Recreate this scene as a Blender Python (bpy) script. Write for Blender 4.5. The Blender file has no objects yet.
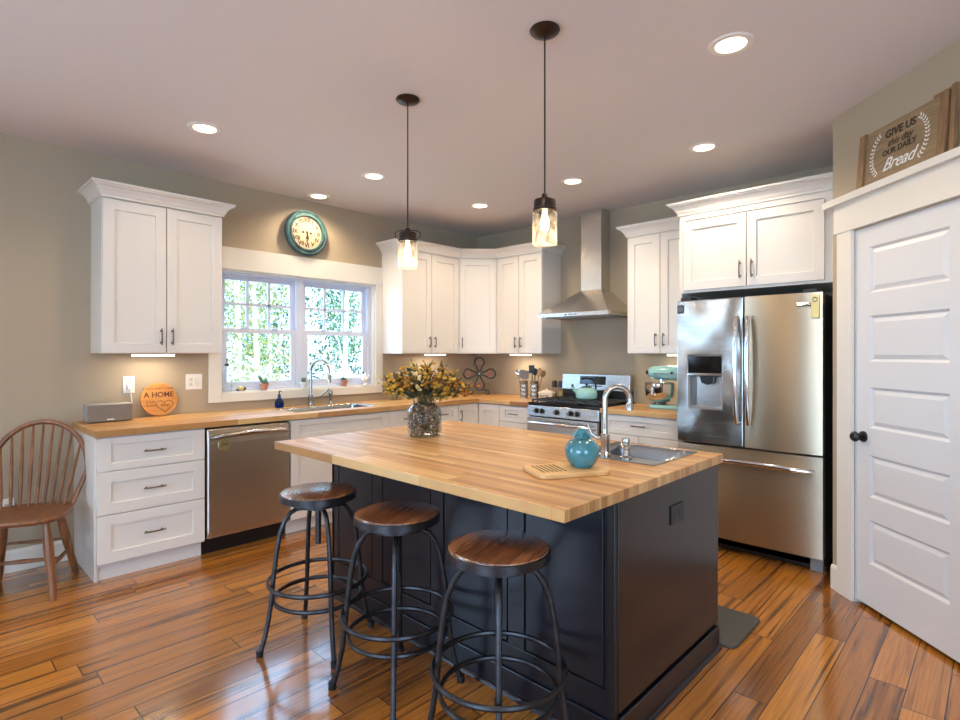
import bpy, bmesh, math, random
from mathutils import Vector, Matrix
R = math.radians
random.seed(7)
SC = bpy.context.scene
C = SC.collection
# ------------------------------------------------------------------ camera, world, lights, exposure
cam_d = bpy.data.cameras.new('camera'); cam = bpy.data.objects.new('camera', cam_d); C.objects.link(cam)
cam.location = (4.506, -4.667, 1.37)
cam.rotation_euler = (R(90), 0, 0.762)
cam_d.sensor_width = 36; cam_d.lens = 548.6/960*36
cam_d.shift_y = -6.24/960
cam_d.clip_start = 0.05; cam_d.clip_end = 300
SC.camera = cam
SC.view_settings.view_transform = 'Standard'
SC.view_settings.look = 'None'
SC.view_settings.exposure = -0.68
SC.view_settings.gamma = 1
SC.view_settings.use_curve_mapping = False
SC.cycles.use_denoising = True
SC.cycles.max_bounces = 12
SC.cycles.diffuse_bounces = 5
SC.cycles.glossy_bounces = 4
SC.cycles.transparent_max_bounces = 16
SC.cycles.caustics_reflective = False
SC.cycles.caustics_refractive = False
SC.cycles.sample_clamp_indirect = 20

W = bpy.data.worlds.new('world'); SC.world = W; W.use_nodes = True
bg = W.node_tree.nodes['Background']
bg.inputs[0].default_value = (0.36, 0.64, 1.0, 1); bg.inputs[1].default_value = 15.0

def lamp(name, typ, loc, rot, energy, color, size=None, size_y=None, parent=None, **kw):
    d = bpy.data.lights.new(name, typ); d.energy = energy; d.color = color
    if typ == 'AREA':
        if size_y: d.shape = 'RECTANGLE'; d.size = size; d.size_y = size_y
        elif size: d.size = size
    for k, v in kw.items(): setattr(d, k, v)
    o = bpy.data.objects.new(name, d); C.objects.link(o); o.location = loc; o.rotation_euler = rot
    if parent: o.parent = parent
    return o
lamp('sun', 'SUN', (0, 0, 20), Vector((-.62, -.45, -.75)).to_track_quat('-Z', 'Y').to_euler(), 7.0, (1, .97, .9), angle=R(1))
# daylight arriving at the two big glazed openings behind the photographer and at the sink window
lamp('daylight_left', 'AREA', (-.10, -6.9, 1.35), (R(90), 0, R(-90)), 85, (.66, .82, 1.0), 2.1, 2.0)
lamp('daylight_rear', 'AREA', (4.4, -8.72, 1.35), (R(90), 0, 0), 105, (.74, .87, 1.0), 3.2, 2.1)
lamp('daylight_side', 'AREA', (7.72, -5.8, 1.35), (R(90), 0, R(90)), 65, (.80, .9, 1.0), 2.4, 2.0)
po = lamp('window_portal', 'AREA', (-0.2, -2.19, 1.56), (R(90), 0, R(-90)), 1, (1, 1, 1), 1.5, 1.05)
po.data.cycles.is_portal = True
DL_ENERGY = 16.5
DL_COL = (1.0, .81, .58)

# ------------------------------------------------------------------ node helpers / materials
def lin(c):
    return tuple(((x/255)/12.92 if x/255 <= .04045 else ((x/255+.055)/1.055)**2.4) for x in c[:3]) + (1,)
def newmat(name):
    m = bpy.data.materials.new(name); m.use_nodes = True
    return m, m.node_tree, m.node_tree.nodes['Principled BSDF']
def setp(b, **k):
    for n, v in k.items():
        b.inputs[n.replace('_', ' ')].default_value = v
def mat(name, col, rough=.5, metal=0., bump=0., bscale=50, coat=0., noise=0., nscale=8, spec=.5):
    m, t, b = newmat(name); c = lin(col)
    setp(b, Base_Color=c, Roughness=rough, Metallic=metal, Coat_Weight=coat, Specular_IOR_Level=spec)
    if bump or noise:
        tc = t.nodes.new('ShaderNodeTexCoord')
    if noise:
        n = t.nodes.new('ShaderNodeTexNoise'); n.inputs['Scale'].default_value = nscale; n.inputs['Detail'].default_value = 4
        t.links.new(tc.outputs['Object'], n.inputs['Vector'])
        r = t.nodes.new('ShaderNodeValToRGB'); r.color_ramp.elements[0].position = .35; r.color_ramp.elements[1].position = .65
        r.color_ramp.elements[0].color = tuple(x*(1-noise) for x in c[:3])+(1,)
        r.color_ramp.elements[1].color = tuple(min(1, x*(1+noise)) for x in c[:3])+(1,)
        t.links.new(n.outputs['Fac'], r.inputs[0]); t.links.new(r.outputs[0], b.inputs['Base Color'])
    if bump:
        n2 = t.nodes.new('ShaderNodeTexNoise'); n2.inputs['Scale'].default_value = bscale; n2.inputs['Detail'].default_value = 3
        t.links.new(tc.outputs['Object'], n2.inputs['Vector'])
        bp = t.nodes.new('ShaderNodeBump'); bp.inputs['Strength'].default_value = bump; bp.inputs['Distance'].default_value = .01
        t.links.new(n2.outputs['Fac'], bp.inputs['Height']); t.links.new(bp.outputs[0], b.inputs['Normal'])
    return m
def woodmat(name, c1, c2, scale=(1, 12, 12), nscale=3, rough=.45, dark=None, detail=6, lo=.3, hi=.7, coat=0, bump=.1):
    m, t, b = newmat(name); setp(b, Roughness=rough, Coat_Weight=coat)
    tc = t.nodes.new('ShaderNodeTexCoord'); mp = t.nodes.new('ShaderNodeMapping'); mp.inputs['Scale'].default_value = scale
    t.links.new(tc.outputs['Object'], mp.inputs[0])
    n = t.nodes.new('ShaderNodeTexNoise'); n.inputs['Scale'].default_value = nscale; n.inputs['Detail'].default_value = detail; n.inputs['Roughness'].default_value = .65
    t.links.new(mp.outputs[0], n.inputs['Vector'])
    r = t.nodes.new('ShaderNodeValToRGB'); e = r.color_ramp.elements
    e[0].position = lo; e[0].color = lin(c1); e[1].position = hi; e[1].color = lin(c2)
    if dark: x = e.new(lo-.08); x.color = lin(dark)
    t.links.new(n.outputs['Fac'], r.inputs[0]); t.links.new(r.outputs[0], b.inputs['Base Color'])
    bp = t.nodes.new('ShaderNodeBump'); bp.inputs['Strength'].default_value = bump; bp.inputs['Distance'].default_value = .004
    t.links.new(n.outputs['Fac'], bp.inputs['Height']); t.links.new(bp.outputs[0], b.inputs['Normal'])
    return m
def plankmat(name, rotz, off, bw, bh, cols, grain=(1.2, 26), streak=.5, sdark=(60, 30, 14), mortar=.0012, mcol=(40, 22, 12), rough=(.2, .35), gs=.35, srange=(.52, .68), coat=0.):
    """boards running along local X before the rotation; each board takes its own tone"""
    m, t, b = newmat(name); L = t.links.new; N = t.nodes.new
    setp(b, Coat_Weight=coat, Coat_Roughness=.12, Coat_IOR=1.6)
    tc = N('ShaderNodeTexCoord'); mp = N('ShaderNodeMapping'); mp.inputs['Rotation'].default_value = (0, 0, rotz); mp.inputs['Location'].default_value = off
    L(tc.outputs['Object'], mp.inputs[0])
    br = N('ShaderNodeTexBrick'); br.inputs['Color1'].default_value = (0, 0, 0, 1); br.inputs['Color2'].default_value = (1, 1, 1, 1); br.inputs['Mortar'].default_value = (.5, .5, .5, 1)
    br.inputs['Scale'].default_value = 1; br.inputs['Mortar Size'].default_value = mortar; br.inputs['Mortar Smooth'].default_value = .1
    br.inputs['Brick Width'].default_value = bw; br.inputs['Row Height'].default_value = bh; br.offset = 0; br.offset_frequency = 2
    s0 = N('ShaderNodeSeparateXYZ'); L(mp.outputs[0], s0.inputs[0])
    dv = N('ShaderNodeMath'); dv.operation = 'DIVIDE'; dv.inputs[1].default_value = bh; L(s0.outputs['Y'], dv.inputs[0])
    fl = N('ShaderNodeMath'); fl.operation = 'FLOOR'; L(dv.outputs[0], fl.inputs[0])
    wn = N('ShaderNodeTexWhiteNoise'); wn.noise_dimensions = '1D'; L(fl.outputs[0], wn.inputs['W'])
    ma = N('ShaderNodeMath'); ma.operation = 'MULTIPLY_ADD'; ma.inputs[1].default_value = bw*3; L(wn.outputs['Value'], ma.inputs[0]); L(s0.outputs['X'], ma.inputs[2])
    c0 = N('ShaderNodeCombineXYZ'); L(ma.outputs[0], c0.inputs[0]); L(s0.outputs['Y'], c0.inputs[1])
    L(c0.outputs[0], br.inputs['Vector'])
    r = N('ShaderNodeValToRGB'); e = r.color_ramp.elements
    e[0].position = 0; e[0].color = lin(cols[0]); e[1].position = 1; e[1].color = lin(cols[-1])
    for i, c in enumerate(cols[1:-1]): x = e.new((i+1)/(len(cols)-1)); x.color = lin(c)
    L(br.outputs['Color'], r.inputs[0])
    # grain, shifted per board
    sep = N('ShaderNodeSeparateXYZ'); L(mp.outputs[0], sep.inputs[0])
    mul = N('ShaderNodeMath'); mul.operation = 'MULTIPLY'; mul.inputs[1].default_value = 37.; L(br.outputs['Color'], mul.inputs[0])
    mx = N('ShaderNodeMath'); mx.operation = 'MULTIPLY'; mx.inputs[1].default_value = grain[0]; L(sep.outputs['X'], mx.inputs[0])
    my = N('ShaderNodeMath'); my.operation = 'MULTIPLY'; my.inputs[1].default_value = grain[1]; L(sep.outputs['Y'], my.inputs[0])
    cb = N('ShaderNodeCombineXYZ'); L(mx.outputs[0], cb.inputs[0]); L(my.outputs[0], cb.inputs[1]); L(mul.outputs[0], cb.inputs[2])
    n = N('ShaderNodeTexNoise'); n.inputs['Scale'].default_value = 1.0; n.inputs['Detail'].default_value = 5; n.inputs['Roughness'].default_value = .6; n.inputs['Distortion'].default_value = .6
    L(cb.outputs[0], n.inputs['Vector'])
    sr = N('ShaderNodeMapRange'); sr.inputs['From Min'].default_value = srange[0]; sr.inputs['From Max'].default_value = srange[1]; sr.inputs['To Max'].default_value = streak
    L(n.outputs['Fac'], sr.inputs[0])
    mix = N('ShaderNodeMix'); mix.data_type = 'RGBA'; mix.inputs['B'].default_value = lin(sdark); L(sr.outputs[0], mix.inputs['Factor']); L(r.outputs[0], mix.inputs['A'])
    # fine grain
    mp2 = N('ShaderNodeMapping'); mp2.inputs['Scale'].default_value = (4, 130, 4); L(mp.outputs[0], mp2.inputs[0])
    n2 = N('ShaderNodeTexNoise'); n2.inputs['Scale'].default_value = 1; n2.inputs['Detail'].default_value = 3; L(mp2.outputs[0], n2.inputs['Vector'])
    ov = N('ShaderNodeMix'); ov.data_type = 'RGBA'; ov.blend_type = 'OVERLAY'; ov.inputs['Factor'].default_value = gs
    L(mix.outputs['Result'], ov.inputs['A']); L(n2.outputs['Fac'], ov.inputs['B'])
    m2 = N('ShaderNodeMix'); m2.data_type = 'RGBA'; m2.inputs['B'].default_value = lin(mcol); L(br.outputs['Fac'], m2.inputs['Factor']); L(ov.outputs['Result'], m2.inputs['A'])
    L(m2.outputs['Result'], b.inputs['Base Color'])
    rr = N('ShaderNodeMapRange'); rr.inputs['To Min'].default_value = rough[0]; rr.inputs['To Max'].default_value = rough[1]; L(n.outputs['Fac'], rr.inputs[0]); L(rr.outputs[0], b.inputs['Roughness'])
    bp = N('ShaderNodeBump'); bp.inputs['Strength'].default_value = .35; bp.inputs['Distance'].default_value = .002; bp.invert = True
    L(br.outputs['Fac'], bp.inputs['Height'])
    bp2 = N('ShaderNodeBump'); bp2.inputs['Strength'].default_value = .05; bp2.inputs['Distance'].default_value = .002
    L(n.outputs['Fac'], bp2.inputs['Height']); L(bp.outputs[0], bp2.inputs['Normal']); L(bp2.outputs[0], b.inputs['Normal'])
    return m
def steelmat(name, col, rough=.28, brush=(1, 1, 300), wave=0., aniso=.0, arot=0.):
    m, t, b = newmat(name); setp(b, Base_Color=lin(col), Metallic=1., Roughness=rough)
    tc = t.nodes.new('ShaderNodeTexCoord'); mp = t.nodes.new('ShaderNodeMapping'); mp.inputs['Scale'].default_value = brush
    t.links.new(tc.outputs['Object'], mp.inputs[0])
    n = t.nodes.new('ShaderNodeTexNoise'); n.inputs['Scale'].default_value = 2.; n.inputs['Detail'].default_value = 2; t.links.new(mp.outputs[0], n.inputs['Vector'])
    bp = t.nodes.new('ShaderNodeBump'); bp.inputs['Strength'].default_value = .25; bp.inputs['Distance'].default_value = .0015
    t.links.new(n.outputs['Fac'], bp.inputs['Height'])
    b.inputs['Anisotropic'].default_value = aniso
    if aniso:
        tg = t.nodes.new('ShaderNodeTangent'); tg.direction_type = 'RADIAL'; tg.axis = 'Z'; t.links.new(tg.outputs[0], b.inputs['Tangent']); b.inputs['Anisotropic Rotation'].default_value = arot
    if wave:
        w = t.nodes.new('ShaderNodeTexNoise'); w.inputs['Scale'].default_value = 3.5; w.inputs['Detail'].default_value = 0
        t.links.new(tc.outputs['Object'], w.inputs['Vector'])
        b2 = t.nodes.new('ShaderNodeBump'); b2.inputs['Strength'].default_value = wave; b2.inputs['Distance'].default_value = .05
        t.links.new(w.outputs['Fac'], b2.inputs['Height']); t.links.new(bp.outputs[0], b2.inputs['Normal']); t.links.new(b2.outputs[0], b.inputs['Normal'])
    else: t.links.new(bp.outputs[0], b.inputs['Normal'])
    return m
def glassmat(name, tint=(1, 1, 1), gloss=.12, grough=.03):
    m = bpy.data.materials.new(name); m.use_nodes = True; t = m.node_tree; t.nodes.clear()
    o = t.nodes.new('ShaderNodeOutputMaterial'); mx = t.nodes.new('ShaderNodeMixShader')
    tr = t.nodes.new('ShaderNodeBsdfTransparent'); tr.inputs[0].default_value = (*tint, 1)
    g = t.nodes.new('ShaderNodeBsdfGlossy'); g.inputs['Roughness'].default_value = grough
    lw = t.nodes.new('ShaderNodeLayerWeight'); lw.inputs[0].default_value = gloss
    ml = t.nodes.new('ShaderNodeMath'); ml.operation = 'MULTIPLY'; ml.inputs[1].default_value = .45; t.links.new(lw.outputs['Fresnel'], ml.inputs[0]); t.links.new(ml.outputs[0], mx.inputs[0]); t.links.new(tr.outputs[0], mx.inputs[1]); t.links.new(g.outputs[0], mx.inputs[2]); t.links.new(mx.outputs[0], o.inputs[0])
    return m
def emat(name, col, s):
    m, t, b = newmat(name); setp(b, Base_Color=(*col, 1), Emission_Color=(*col, 1), Emission_Strength=s); return m

M = {}
M['wall'] = mat('wall_paint', (170, 154, 130), .75, bump=.04, bscale=180)
M['ceil'] = mat('ceiling_paint', (220, 214, 212), .85)
M['white'] = mat('white_cabinet_paint', (224, 218, 208), .26)
M['trim'] = mat('white_trim_paint', (222, 217, 206), .36)
M['door'] = mat('white_door_paint', (214, 214, 214), .40)
M['gap'] = mat('dark_gap', (28, 26, 25), .8)
M['vinyl'] = mat('window_vinyl', (205, 212, 228), .4)
M['island'] = mat('espresso_navy_paint', (15, 16, 25), .28, noise=.12, nscale=5)
M['islandend'] = mat('end_panel_reflection_tint', (28, 20, 18), .24, noise=.1, nscale=4)  # brown stands for the floor's reflection, put into the end panel's colour
M['floor'] = plankmat('floor_boards', R(90), (0, .099, 0), 1.15, .127, [(126, 76, 30), (186, 118, 46), (150, 92, 34), (198, 130, 54), (136, 82, 34)], grain=(.8, 20), streak=.85, sdark=(66, 36, 18), rough=(.14, .26), srange=(.50, .66), gs=.55, mortar=.0022, coat=.7)
BUT = [(156, 108, 60), (206, 160, 100), (182, 132, 78), (216, 176, 118), (166, 116, 66)]
M['butx'] = plankmat('butcher_block_x', 0, (0, 0, 0), .62, .036, BUT, grain=(1.5, 40), streak=.45, sdark=(128, 74, 36), mortar=.0005, mcol=(150, 98, 54), rough=(.28, .42), gs=.25)
M['buty'] = plankmat('butcher_block_y', R(90), (0, 0, 0), .62, .036, BUT, grain=(1.5, 40), streak=.45, sdark=(128, 74, 36), mortar=.0005, mcol=(150, 98, 54), rough=(.28, .42), gs=.25)
M['steel'] = steelmat('brushed_steel', (178, 176, 172), .25)
M['steelh'] = steelmat('hood_steel', (214, 211, 206), .26, (300, 1, 1), aniso=.7, arot=.25)
M['fridge'] = steelmat('fridge_steel', (196, 182, 158), .33, (1, 1, 160), aniso=.95, arot=.25)
M['fridgew'] = steelmat('fridge_steel_wavy', (176, 172, 166), .22, (1, 1, 260), wave=.9, aniso=.6, arot=.25)
M['dw'] = steelmat('dishwasher_steel', (196, 186, 174), .34, (1, 1, 160), aniso=.75, arot=.25)
M['sinksteel'] = mat('sink_steel', (150, 153, 158), .22, 1.)
M['chrome'] = mat('chrome', (225, 225, 225), .08, 1.)
M['nickel'] = mat('brushed_nickel', (176, 170, 162), .25, 1.)
M['handle'] = mat('pewter_pull', (120, 112, 104), .3, 1.)
M['black'] = mat('black_plastic', (18, 18, 19), .35)
M['blackgloss'] = mat('black_gloss', (10, 10, 12), .08)
M['iron'] = mat('cast_iron', (48, 48, 50), .45)
M['dgrey'] = mat('dark_grey', (58, 58, 60), .5)
M['lgrey'] = mat('light_grey_plastic', (150, 150, 150), .4)
M['stoolm'] = mat('gunmetal_frame', (62, 61, 63), .38, .85, noise=.25, nscale=20)
M['stoolw'] = plankmat('stool_wood', R(25), (.3, .03, 0), 2., .065, [(86, 50, 32), (150, 94, 58), (112, 68, 44), (166, 110, 70)], grain=(5, 60), streak=.8, sdark=(40, 22, 14), rough=(.22, .36), gs=.5, srange=(.48, .64), mortar=.001, coat=.5)
M['chairw'] = woodmat('chair_wood', (84, 48, 26), (150, 98, 56), (8, 8, 1), 4, .3)
M['teal'] = mat('teal_glaze', (60, 122, 132), .12, noise=.3, nscale=14, coat=.5)
M['aqua'] = mat('aqua_enamel', (146, 196, 192), .18, coat=.4)
M['tealframe'] = mat('weathered_teal', (62, 92, 92), .4, noise=.35, nscale=16)
M['clockface'] = mat('aged_paper', (196, 174, 140), .6, noise=.1, nscale=10)
M['ink'] = mat('dark_ink', (46, 34, 28), .6)
M['whiteink'] = mat('white_ink', (235, 232, 225), .6)
M['board'] = woodmat('bamboo_board', (196, 150, 92), (224, 184, 128), (2, 20, 2), 3, .45)
M['signw'] = woodmat('sign_wood', (126, 102, 72), (164, 137, 100), (2, 2, 14), 3, .6, dark=(96, 70, 48))
M['signe'] = woodmat('sign_cleat_wood', (116, 86, 56), (158, 122, 82), (14, 14, 2), 3, .6)
M['homew'] = woodmat('round_sign_wood', (184, 118, 56), (212, 150, 82), (2, 2, 12), 3, .4)
M['burn'] = mat('burnt_lettering', (92, 46, 20), .7)
M['glass'] = glassmat('pane_glass')
M['jar'] = glassmat('jar_glass', (.97, .985, .985), .18)
M['bglass'] = glassmat('blue_glass', (.25, .42, .75), .3)
M['seed'] = glassmat('seeded_glass', (.99, .98, .95), .12, .25)
_t = M['seed'].node_tree; _o = [n for n in _t.nodes if n.type == 'OUTPUT_MATERIAL'][0]; _src = _o.inputs[0].links[0].from_socket
_tl = _t.nodes.new('ShaderNodeBsdfTranslucent'); _tl.inputs[0].default_value = (.95, .92, .86, 1); _df = _t.nodes.new('ShaderNodeBsdfDiffuse'); _df.inputs[0].default_value = (.9, .88, .84, 1)
_a = _t.nodes.new('ShaderNodeMixShader'); _a.inputs[0].default_value = .4; _t.links.new(_tl.outputs[0], _a.inputs[1]); _t.links.new(_df.outputs[0], _a.inputs[2])
_nt = _t.nodes.new('ShaderNodeTexNoise'); _nt.inputs['Scale'].default_value = 70; _tcc = _t.nodes.new('ShaderNodeTexCoord'); _t.links.new(_tcc.outputs['Object'], _nt.inputs['Vector'])
_mr = _t.nodes.new('ShaderNodeMapRange'); _mr.inputs['From Min'].default_value = .4; _mr.inputs['From Max'].default_value = .75; _mr.inputs['To Min'].default_value = .0; _mr.inputs['To Max'].default_value = .10; _t.links.new(_nt.outputs['Fac'], _mr.inputs[0])
_b = _t.nodes.new('ShaderNodeMixShader'); _t.links.new(_mr.outputs[0], _b.inputs[0]); _t.links.new(_src, _b.inputs[1]); _t.links.new(_a.outputs[0], _b.inputs[2]); _t.links.new(_b.outputs[0], _o.inputs[0])
M['bronze'] = mat('dark_bronze', (62, 50, 44), .35, .8)
M['bulb'] = emat('glowing_bulb', (1, .74, .42), 22)
M['disc'] = emat('glowing_lens', (1, .86, .66), 9)
M['led'] = emat('glowing_led_bar', (1, .9, .76), 9)
M['plate'] = mat('white_plate', (232, 228, 220), .35)
M['mat'] = mat('rubber_mat', (70, 68, 64), .7, bump=.2, bscale=120)
M['fabric'] = mat('speaker_cloth', (128, 118, 106), .8, bump=.4, bscale=400)
M['terra'] = mat('terracotta', (196, 132, 110), .7)
M['ceram'] = mat('white_ceramic', (236, 236, 232), .2)
M['green'] = mat('succulent_green', (78, 108, 84), .5, noise=.3, nscale=40)
M['dgreen'] = mat('dark_leaf', (52, 62, 40), .55, noise=.3, nscale=30)
M['yellow'] = mat('yellow_blossom', (192, 148, 44), .7, noise=.3, nscale=60)
M['orange'] = mat('amber_blossom', (158, 100, 34), .7, noise=.3, nscale=60)
M['pale'] = mat('pale_blossom', (206, 188, 130), .7, noise=.25, nscale=60)
M['stem'] = mat('dry_stem', (104, 88, 48), .7)
M['copper'] = mat('copper_disc', (124, 78, 54), .4, .4)
M['brass'] = mat('brass', (206, 186, 128), .3, .8)
M['mixsteel'] = mat('polished_bowl', (205, 200, 195), .08, 1.)
M['utw'] = mat('wooden_spoon', (150, 108, 74), .6)
M['utg'] = mat('grey_silicone', (120, 116, 116), .5)
M['cream'] = mat('cream_enamel', (224, 214, 196), .35)
M['bark'] = mat('pale_bark', (205, 198, 186), .9, noise=.2, nscale=9)
M['leafa'] = mat('spring_leaf', (66, 92, 38), .6, noise=.3, nscale=3)
M['leafb'] = mat('yellow_leaf', (116, 112, 44), .6, noise=.3, nscale=3)
M['leafc'] = mat('deep_leaf', (36, 62, 38), .6, noise=.3, nscale=3)
M['ground'] = mat('leaf_litter', (214, 206, 186), .9, noise=.2, nscale=2)
M['sponge'] = mat('yellow_sponge', (222, 214, 96), .8)
mp_, t_, b_ = newmat('pebbles_mixed'); setp(b_, Roughness=.4)
_tc = t_.nodes.new('ShaderNodeTexCoord'); _v = t_.nodes.new('ShaderNodeTexVoronoi'); _v.inputs['Scale'].default_value = 90
_r = t_.nodes.new('ShaderNodeValToRGB'); _e = _r.color_ramp.elements
_e[0].color = lin((52, 46, 46)); _e[1].color = lin((206, 186, 156))
for _p, _c in ((.3, (104, 92, 84)), (.55, (150, 112, 66)), (.75, (98, 88, 80))): _x = _e.new(_p); _x.color = lin(_c)
t_.links.new(_tc.outputs['Object'], _v.inputs['Vector']); t_.links.new(_v.outputs['Color'], _r.inputs[0]); t_.links.new(_r.outputs[0], b_.inputs['Base Color'])
M['pebble'] = mp_

# ------------------------------------------------------------------ mesh builder
class MB:
    def __init__(s): s.v = []; s.f = []; s.m = []
    def add(s, vs, fs, mi=0):
        o = len(s.v); s.v += [Vector(x) for x in vs]; s.f += [[i+o for i in f] for f in fs]; s.m += [mi]*len(fs); return s
    def box(s, x0, x1, y0, y1, z0, z1, mi=0):
        if x0 > x1: x0, x1 = x1, x0
        if y0 > y1: y0, y1 = y1, y0
        if z0 > z1: z0, z1 = z1, z0
        v = [(x, y, z) for z in (z0, z1) for y in (y0, y1) for x in (x0, x1)]
        return s.add(v, [(0, 2, 3, 1), (4, 5, 7, 6), (0, 1, 5, 4), (2, 6, 7, 3), (0, 4, 6, 2), (1, 3, 7, 5)], mi)
    def prism(s, poly, a, b, axis='z', mi=0):
        n = len(poly)
        def P(p, t): return {'z': (p[0], p[1], t), 'x': (t, p[0], p[1]), 'y': (p[0], t, p[1])}[axis]
        v = [P(p, a) for p in poly]+[P(p, b) for p in poly]
        f = [list(range(n))[::-1], list(range(n, 2*n))]+[(i, (i+1) % n, n+(i+1) % n, n+i) for i in range(n)]
        return s.add(v, f, mi)
    def lathe(s, prof, c=(0, 0, 0), n=32, ax='z', mi=0, closed=False):
        vs = []; fs = []; k = len(prof)
        for i in range(n):
            a = 2*math.pi*i/n
            for r, z in prof:
                p = (r*math.cos(a), r*math.sin(a), z)
                if ax == 'x': p = (p[2], p[0], p[1])
                if ax == 'y': p = (p[0], p[2], p[1])
                vs.append((p[0]+c[0], p[1]+c[1], p[2]+c[2]))
        for i in range(n):
            j = (i+1) % n
            for q in range(k-1):
                fs.append((i*k+q, j*k+q, j*k+q+1, i*k+q+1))
        return s.add(vs, fs, mi)
    def cyl(s, c, r, h, n=24, ax='z', mi=0, r2=None):
        r2 = r if r2 is None else r2
        return s.lathe([(0, 0), (r, 0), (r2, h), (0, h)], c, n, ax, mi)
    def tube(s, pts, r, n=10, closed=False, mi=0, cap=True, flat=1.0):
        pts = [Vector(p) for p in pts]; k = len(pts)
        rs = r if isinstance(r, (list, tuple)) else [r]*k
        tang = []
        for i in range(k):
            if closed: t = pts[(i+1) % k]-pts[i-1]
            else: t = pts[min(i+1, k-1)]-pts[max(i-1, 0)]
            tang.append(t.normalized() if t.length else Vector((0, 0, 1)))
        up = Vector((0, 0, 1)) if abs(tang[0].z) < .9 else Vector((1, 0, 0))
        nrm = (up-tang[0]*up.dot(tang[0])).normalized(); vs = []; fs = []
        for i in range(k):
            nrm = (nrm-tang[i]*nrm.dot(tang[i])).normalized(); bi = tang[i].cross(nrm)
            for j in range(n):
                a = 2*math.pi*j/n; vs.append(pts[i]+nrm*(math.cos(a)*rs[i]*flat)+bi*(math.sin(a)*rs[i]))
        for i in range(k if closed else k-1):
            i2 = (i+1) % k
            for j in range(n):
                j2 = (j+1) % n; fs.append((i*n+j, i2*n+j, i2*n+j2, i*n+j2))
        if cap and not closed: fs += [list(range(n)), [(k-1)*n+j for j in range(n)][::-1]]
        return s.add(vs, fs, mi)
    def ball(s, c, r, n=12, m=8, mi=0, sc=(1, 1, 1)):
        vs = [(c[0], c[1], c[2]-r*sc[2])]; fs = []
        for i in range(1, m):
            p = -math.pi/2+math.pi*i/m
            for j in range(n):
                a = 2*math.pi*j/n; vs.append((c[0]+r*sc[0]*math.cos(p)*math.cos(a), c[1]+r*sc[1]*math.cos(p)*math.sin(a), c[2]+r*sc[2]*math.sin(p)))
        vs.append((c[0], c[1], c[2]+r*sc[2])); L = len(vs)-1
        for j in range(n):
            j2 = (j+1) % n; fs.append((0, 1+j2, 1+j)); fs.append((L, L-n+j, L-n+j2))
            for i in range(m-2): a = 1+i*n; fs.append((a+j, a+j2, a+n+j2, a+n+j))
        return s.add(vs, fs, mi)
    def sweep(s, path, prof, closed=False, mi=0):
        """profile (outward, z) swept along a 2-D path, mitred; outward = right of travel"""
        P = [Vector(p) for p in path]; k = len(P); N = []
        for i in range(k):
            ds = []
            if i > 0 or closed: ds.append((P[i]-P[i-1]).normalized())
            if i < k-1 or closed: ds.append((P[(i+1) % k]-P[i]).normalized())
            ns = [Vector((d.y, -d.x)) for d in ds]
            if len(ns) == 2: b = ns[0]+ns[1]; b = b/(b.dot(ns[0]) or 1)
            else: b = ns[0]
            N.append(b)
        m = len(prof); vs = [(P[i].x+N[i].x*o, P[i].y+N[i].y*o, z) for i in range(k) for o, z in prof]; fs = []
        for i in range(k if closed else k-1):
            i2 = (i+1) % k
            for j in range(m):
                j2 = (j+1) % m; fs.append((i*m+j, i2*m+j, i2*m+j2, i*m+j2))
        if not closed: fs += [list(range(m)), [(k-1)*m+j for j in range(m)][::-1]]
        return s.add(vs, fs, mi)
    def cells(s, us, vs_, filled, t0, t1, axis='z', mi=0):
        """watertight slab of grid cells (for slabs with holes). axis = thickness axis"""
        def P(u, v, t): return {'z': (u, v, t), 'y': (u, t, v), 'x': (t, u, v)}[axis]
        bm_v = {}; vs = []; fs = []
        def V(i, j, t):
            k = (i, j, t)
            if k not in bm_v: bm_v[k] = len(vs); vs.append(P(us[i], vs_[j], t0 if t == 0 else t1))
            return bm_v[k]
        nu, nv = len(us)-1, len(vs_)-1
        F = lambda i, j: 0 <= i < nu and 0 <= j < nv and filled(i, j)
        for i in range(nu):
            for j in range(nv):
                if not F(i, j): continue
                fs.append((V(i, j, 1), V(i+1, j, 1), V(i+1, j+1, 1), V(i, j+1, 1)))
                fs.append((V(i, j, 0), V(i, j+1, 0), V(i+1, j+1, 0), V(i+1, j, 0)))
                if not F(i-1, j): fs.append((V(i, j, 0), V(i, j, 1), V(i, j+1, 1), V(i, j+1, 0)))
                if not F(i+1, j): fs.append((V(i+1, j, 0), V(i+1, j+1, 0), V(i+1, j+1, 1), V(i+1, j, 1)))
                if not F(i, j-1): fs.append((V(i, j, 0), V(i+1, j, 0), V(i+1, j, 1), V(i, j, 1)))
                if not F(i, j+1): fs.append((V(i, j+1, 0), V(i, j+1, 1), V(i+1, j+1, 1), V(i+1, j+1, 0)))
        return s.add(vs, fs, mi)
    def shaker(s, x0, x1, z0, z1, yf, th=.019, rail=.064, rec=.012, bev=.003, rx=None):
        """recessed-panel front facing -y, front face at yf"""
        yb = yf+th; yr = yf+rec
        a = [(x0, z0), (x1, z0), (x1, z1), (x0, z1)]
        rx = rx or rail
        def ring(d, y, e=None):
            e = d if e is None else e
            return [(x0+e, y, z0+d), (x1-e, y, z0+d), (x1-e, y, z1-d), (x0+e, y, z1-d)]
        def _r0(d, y): return [(x0+d, y, z0+d), (x1-d, y, z0+d), (x1-d, y, z1-d), (x0+d, y, z1-d)]
        rings = [ring(0, yb), ring(0, yf+.0015), ring(.0015, yf), ring(rail, yf, rx), ring(rail+.002, yr-.001, rx+.002), ring(rail+.003, yr, rx+.003)]
        vs = [p for r in rings for p in r]; fs = [(0, 3, 2, 1)]
        for q in range(len(rings)-1):
            for i in range(4):
                j = (i+1) % 4; fs.append((q*4+i, q*4+j, q*4+4+j, q*4+4+i))
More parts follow.
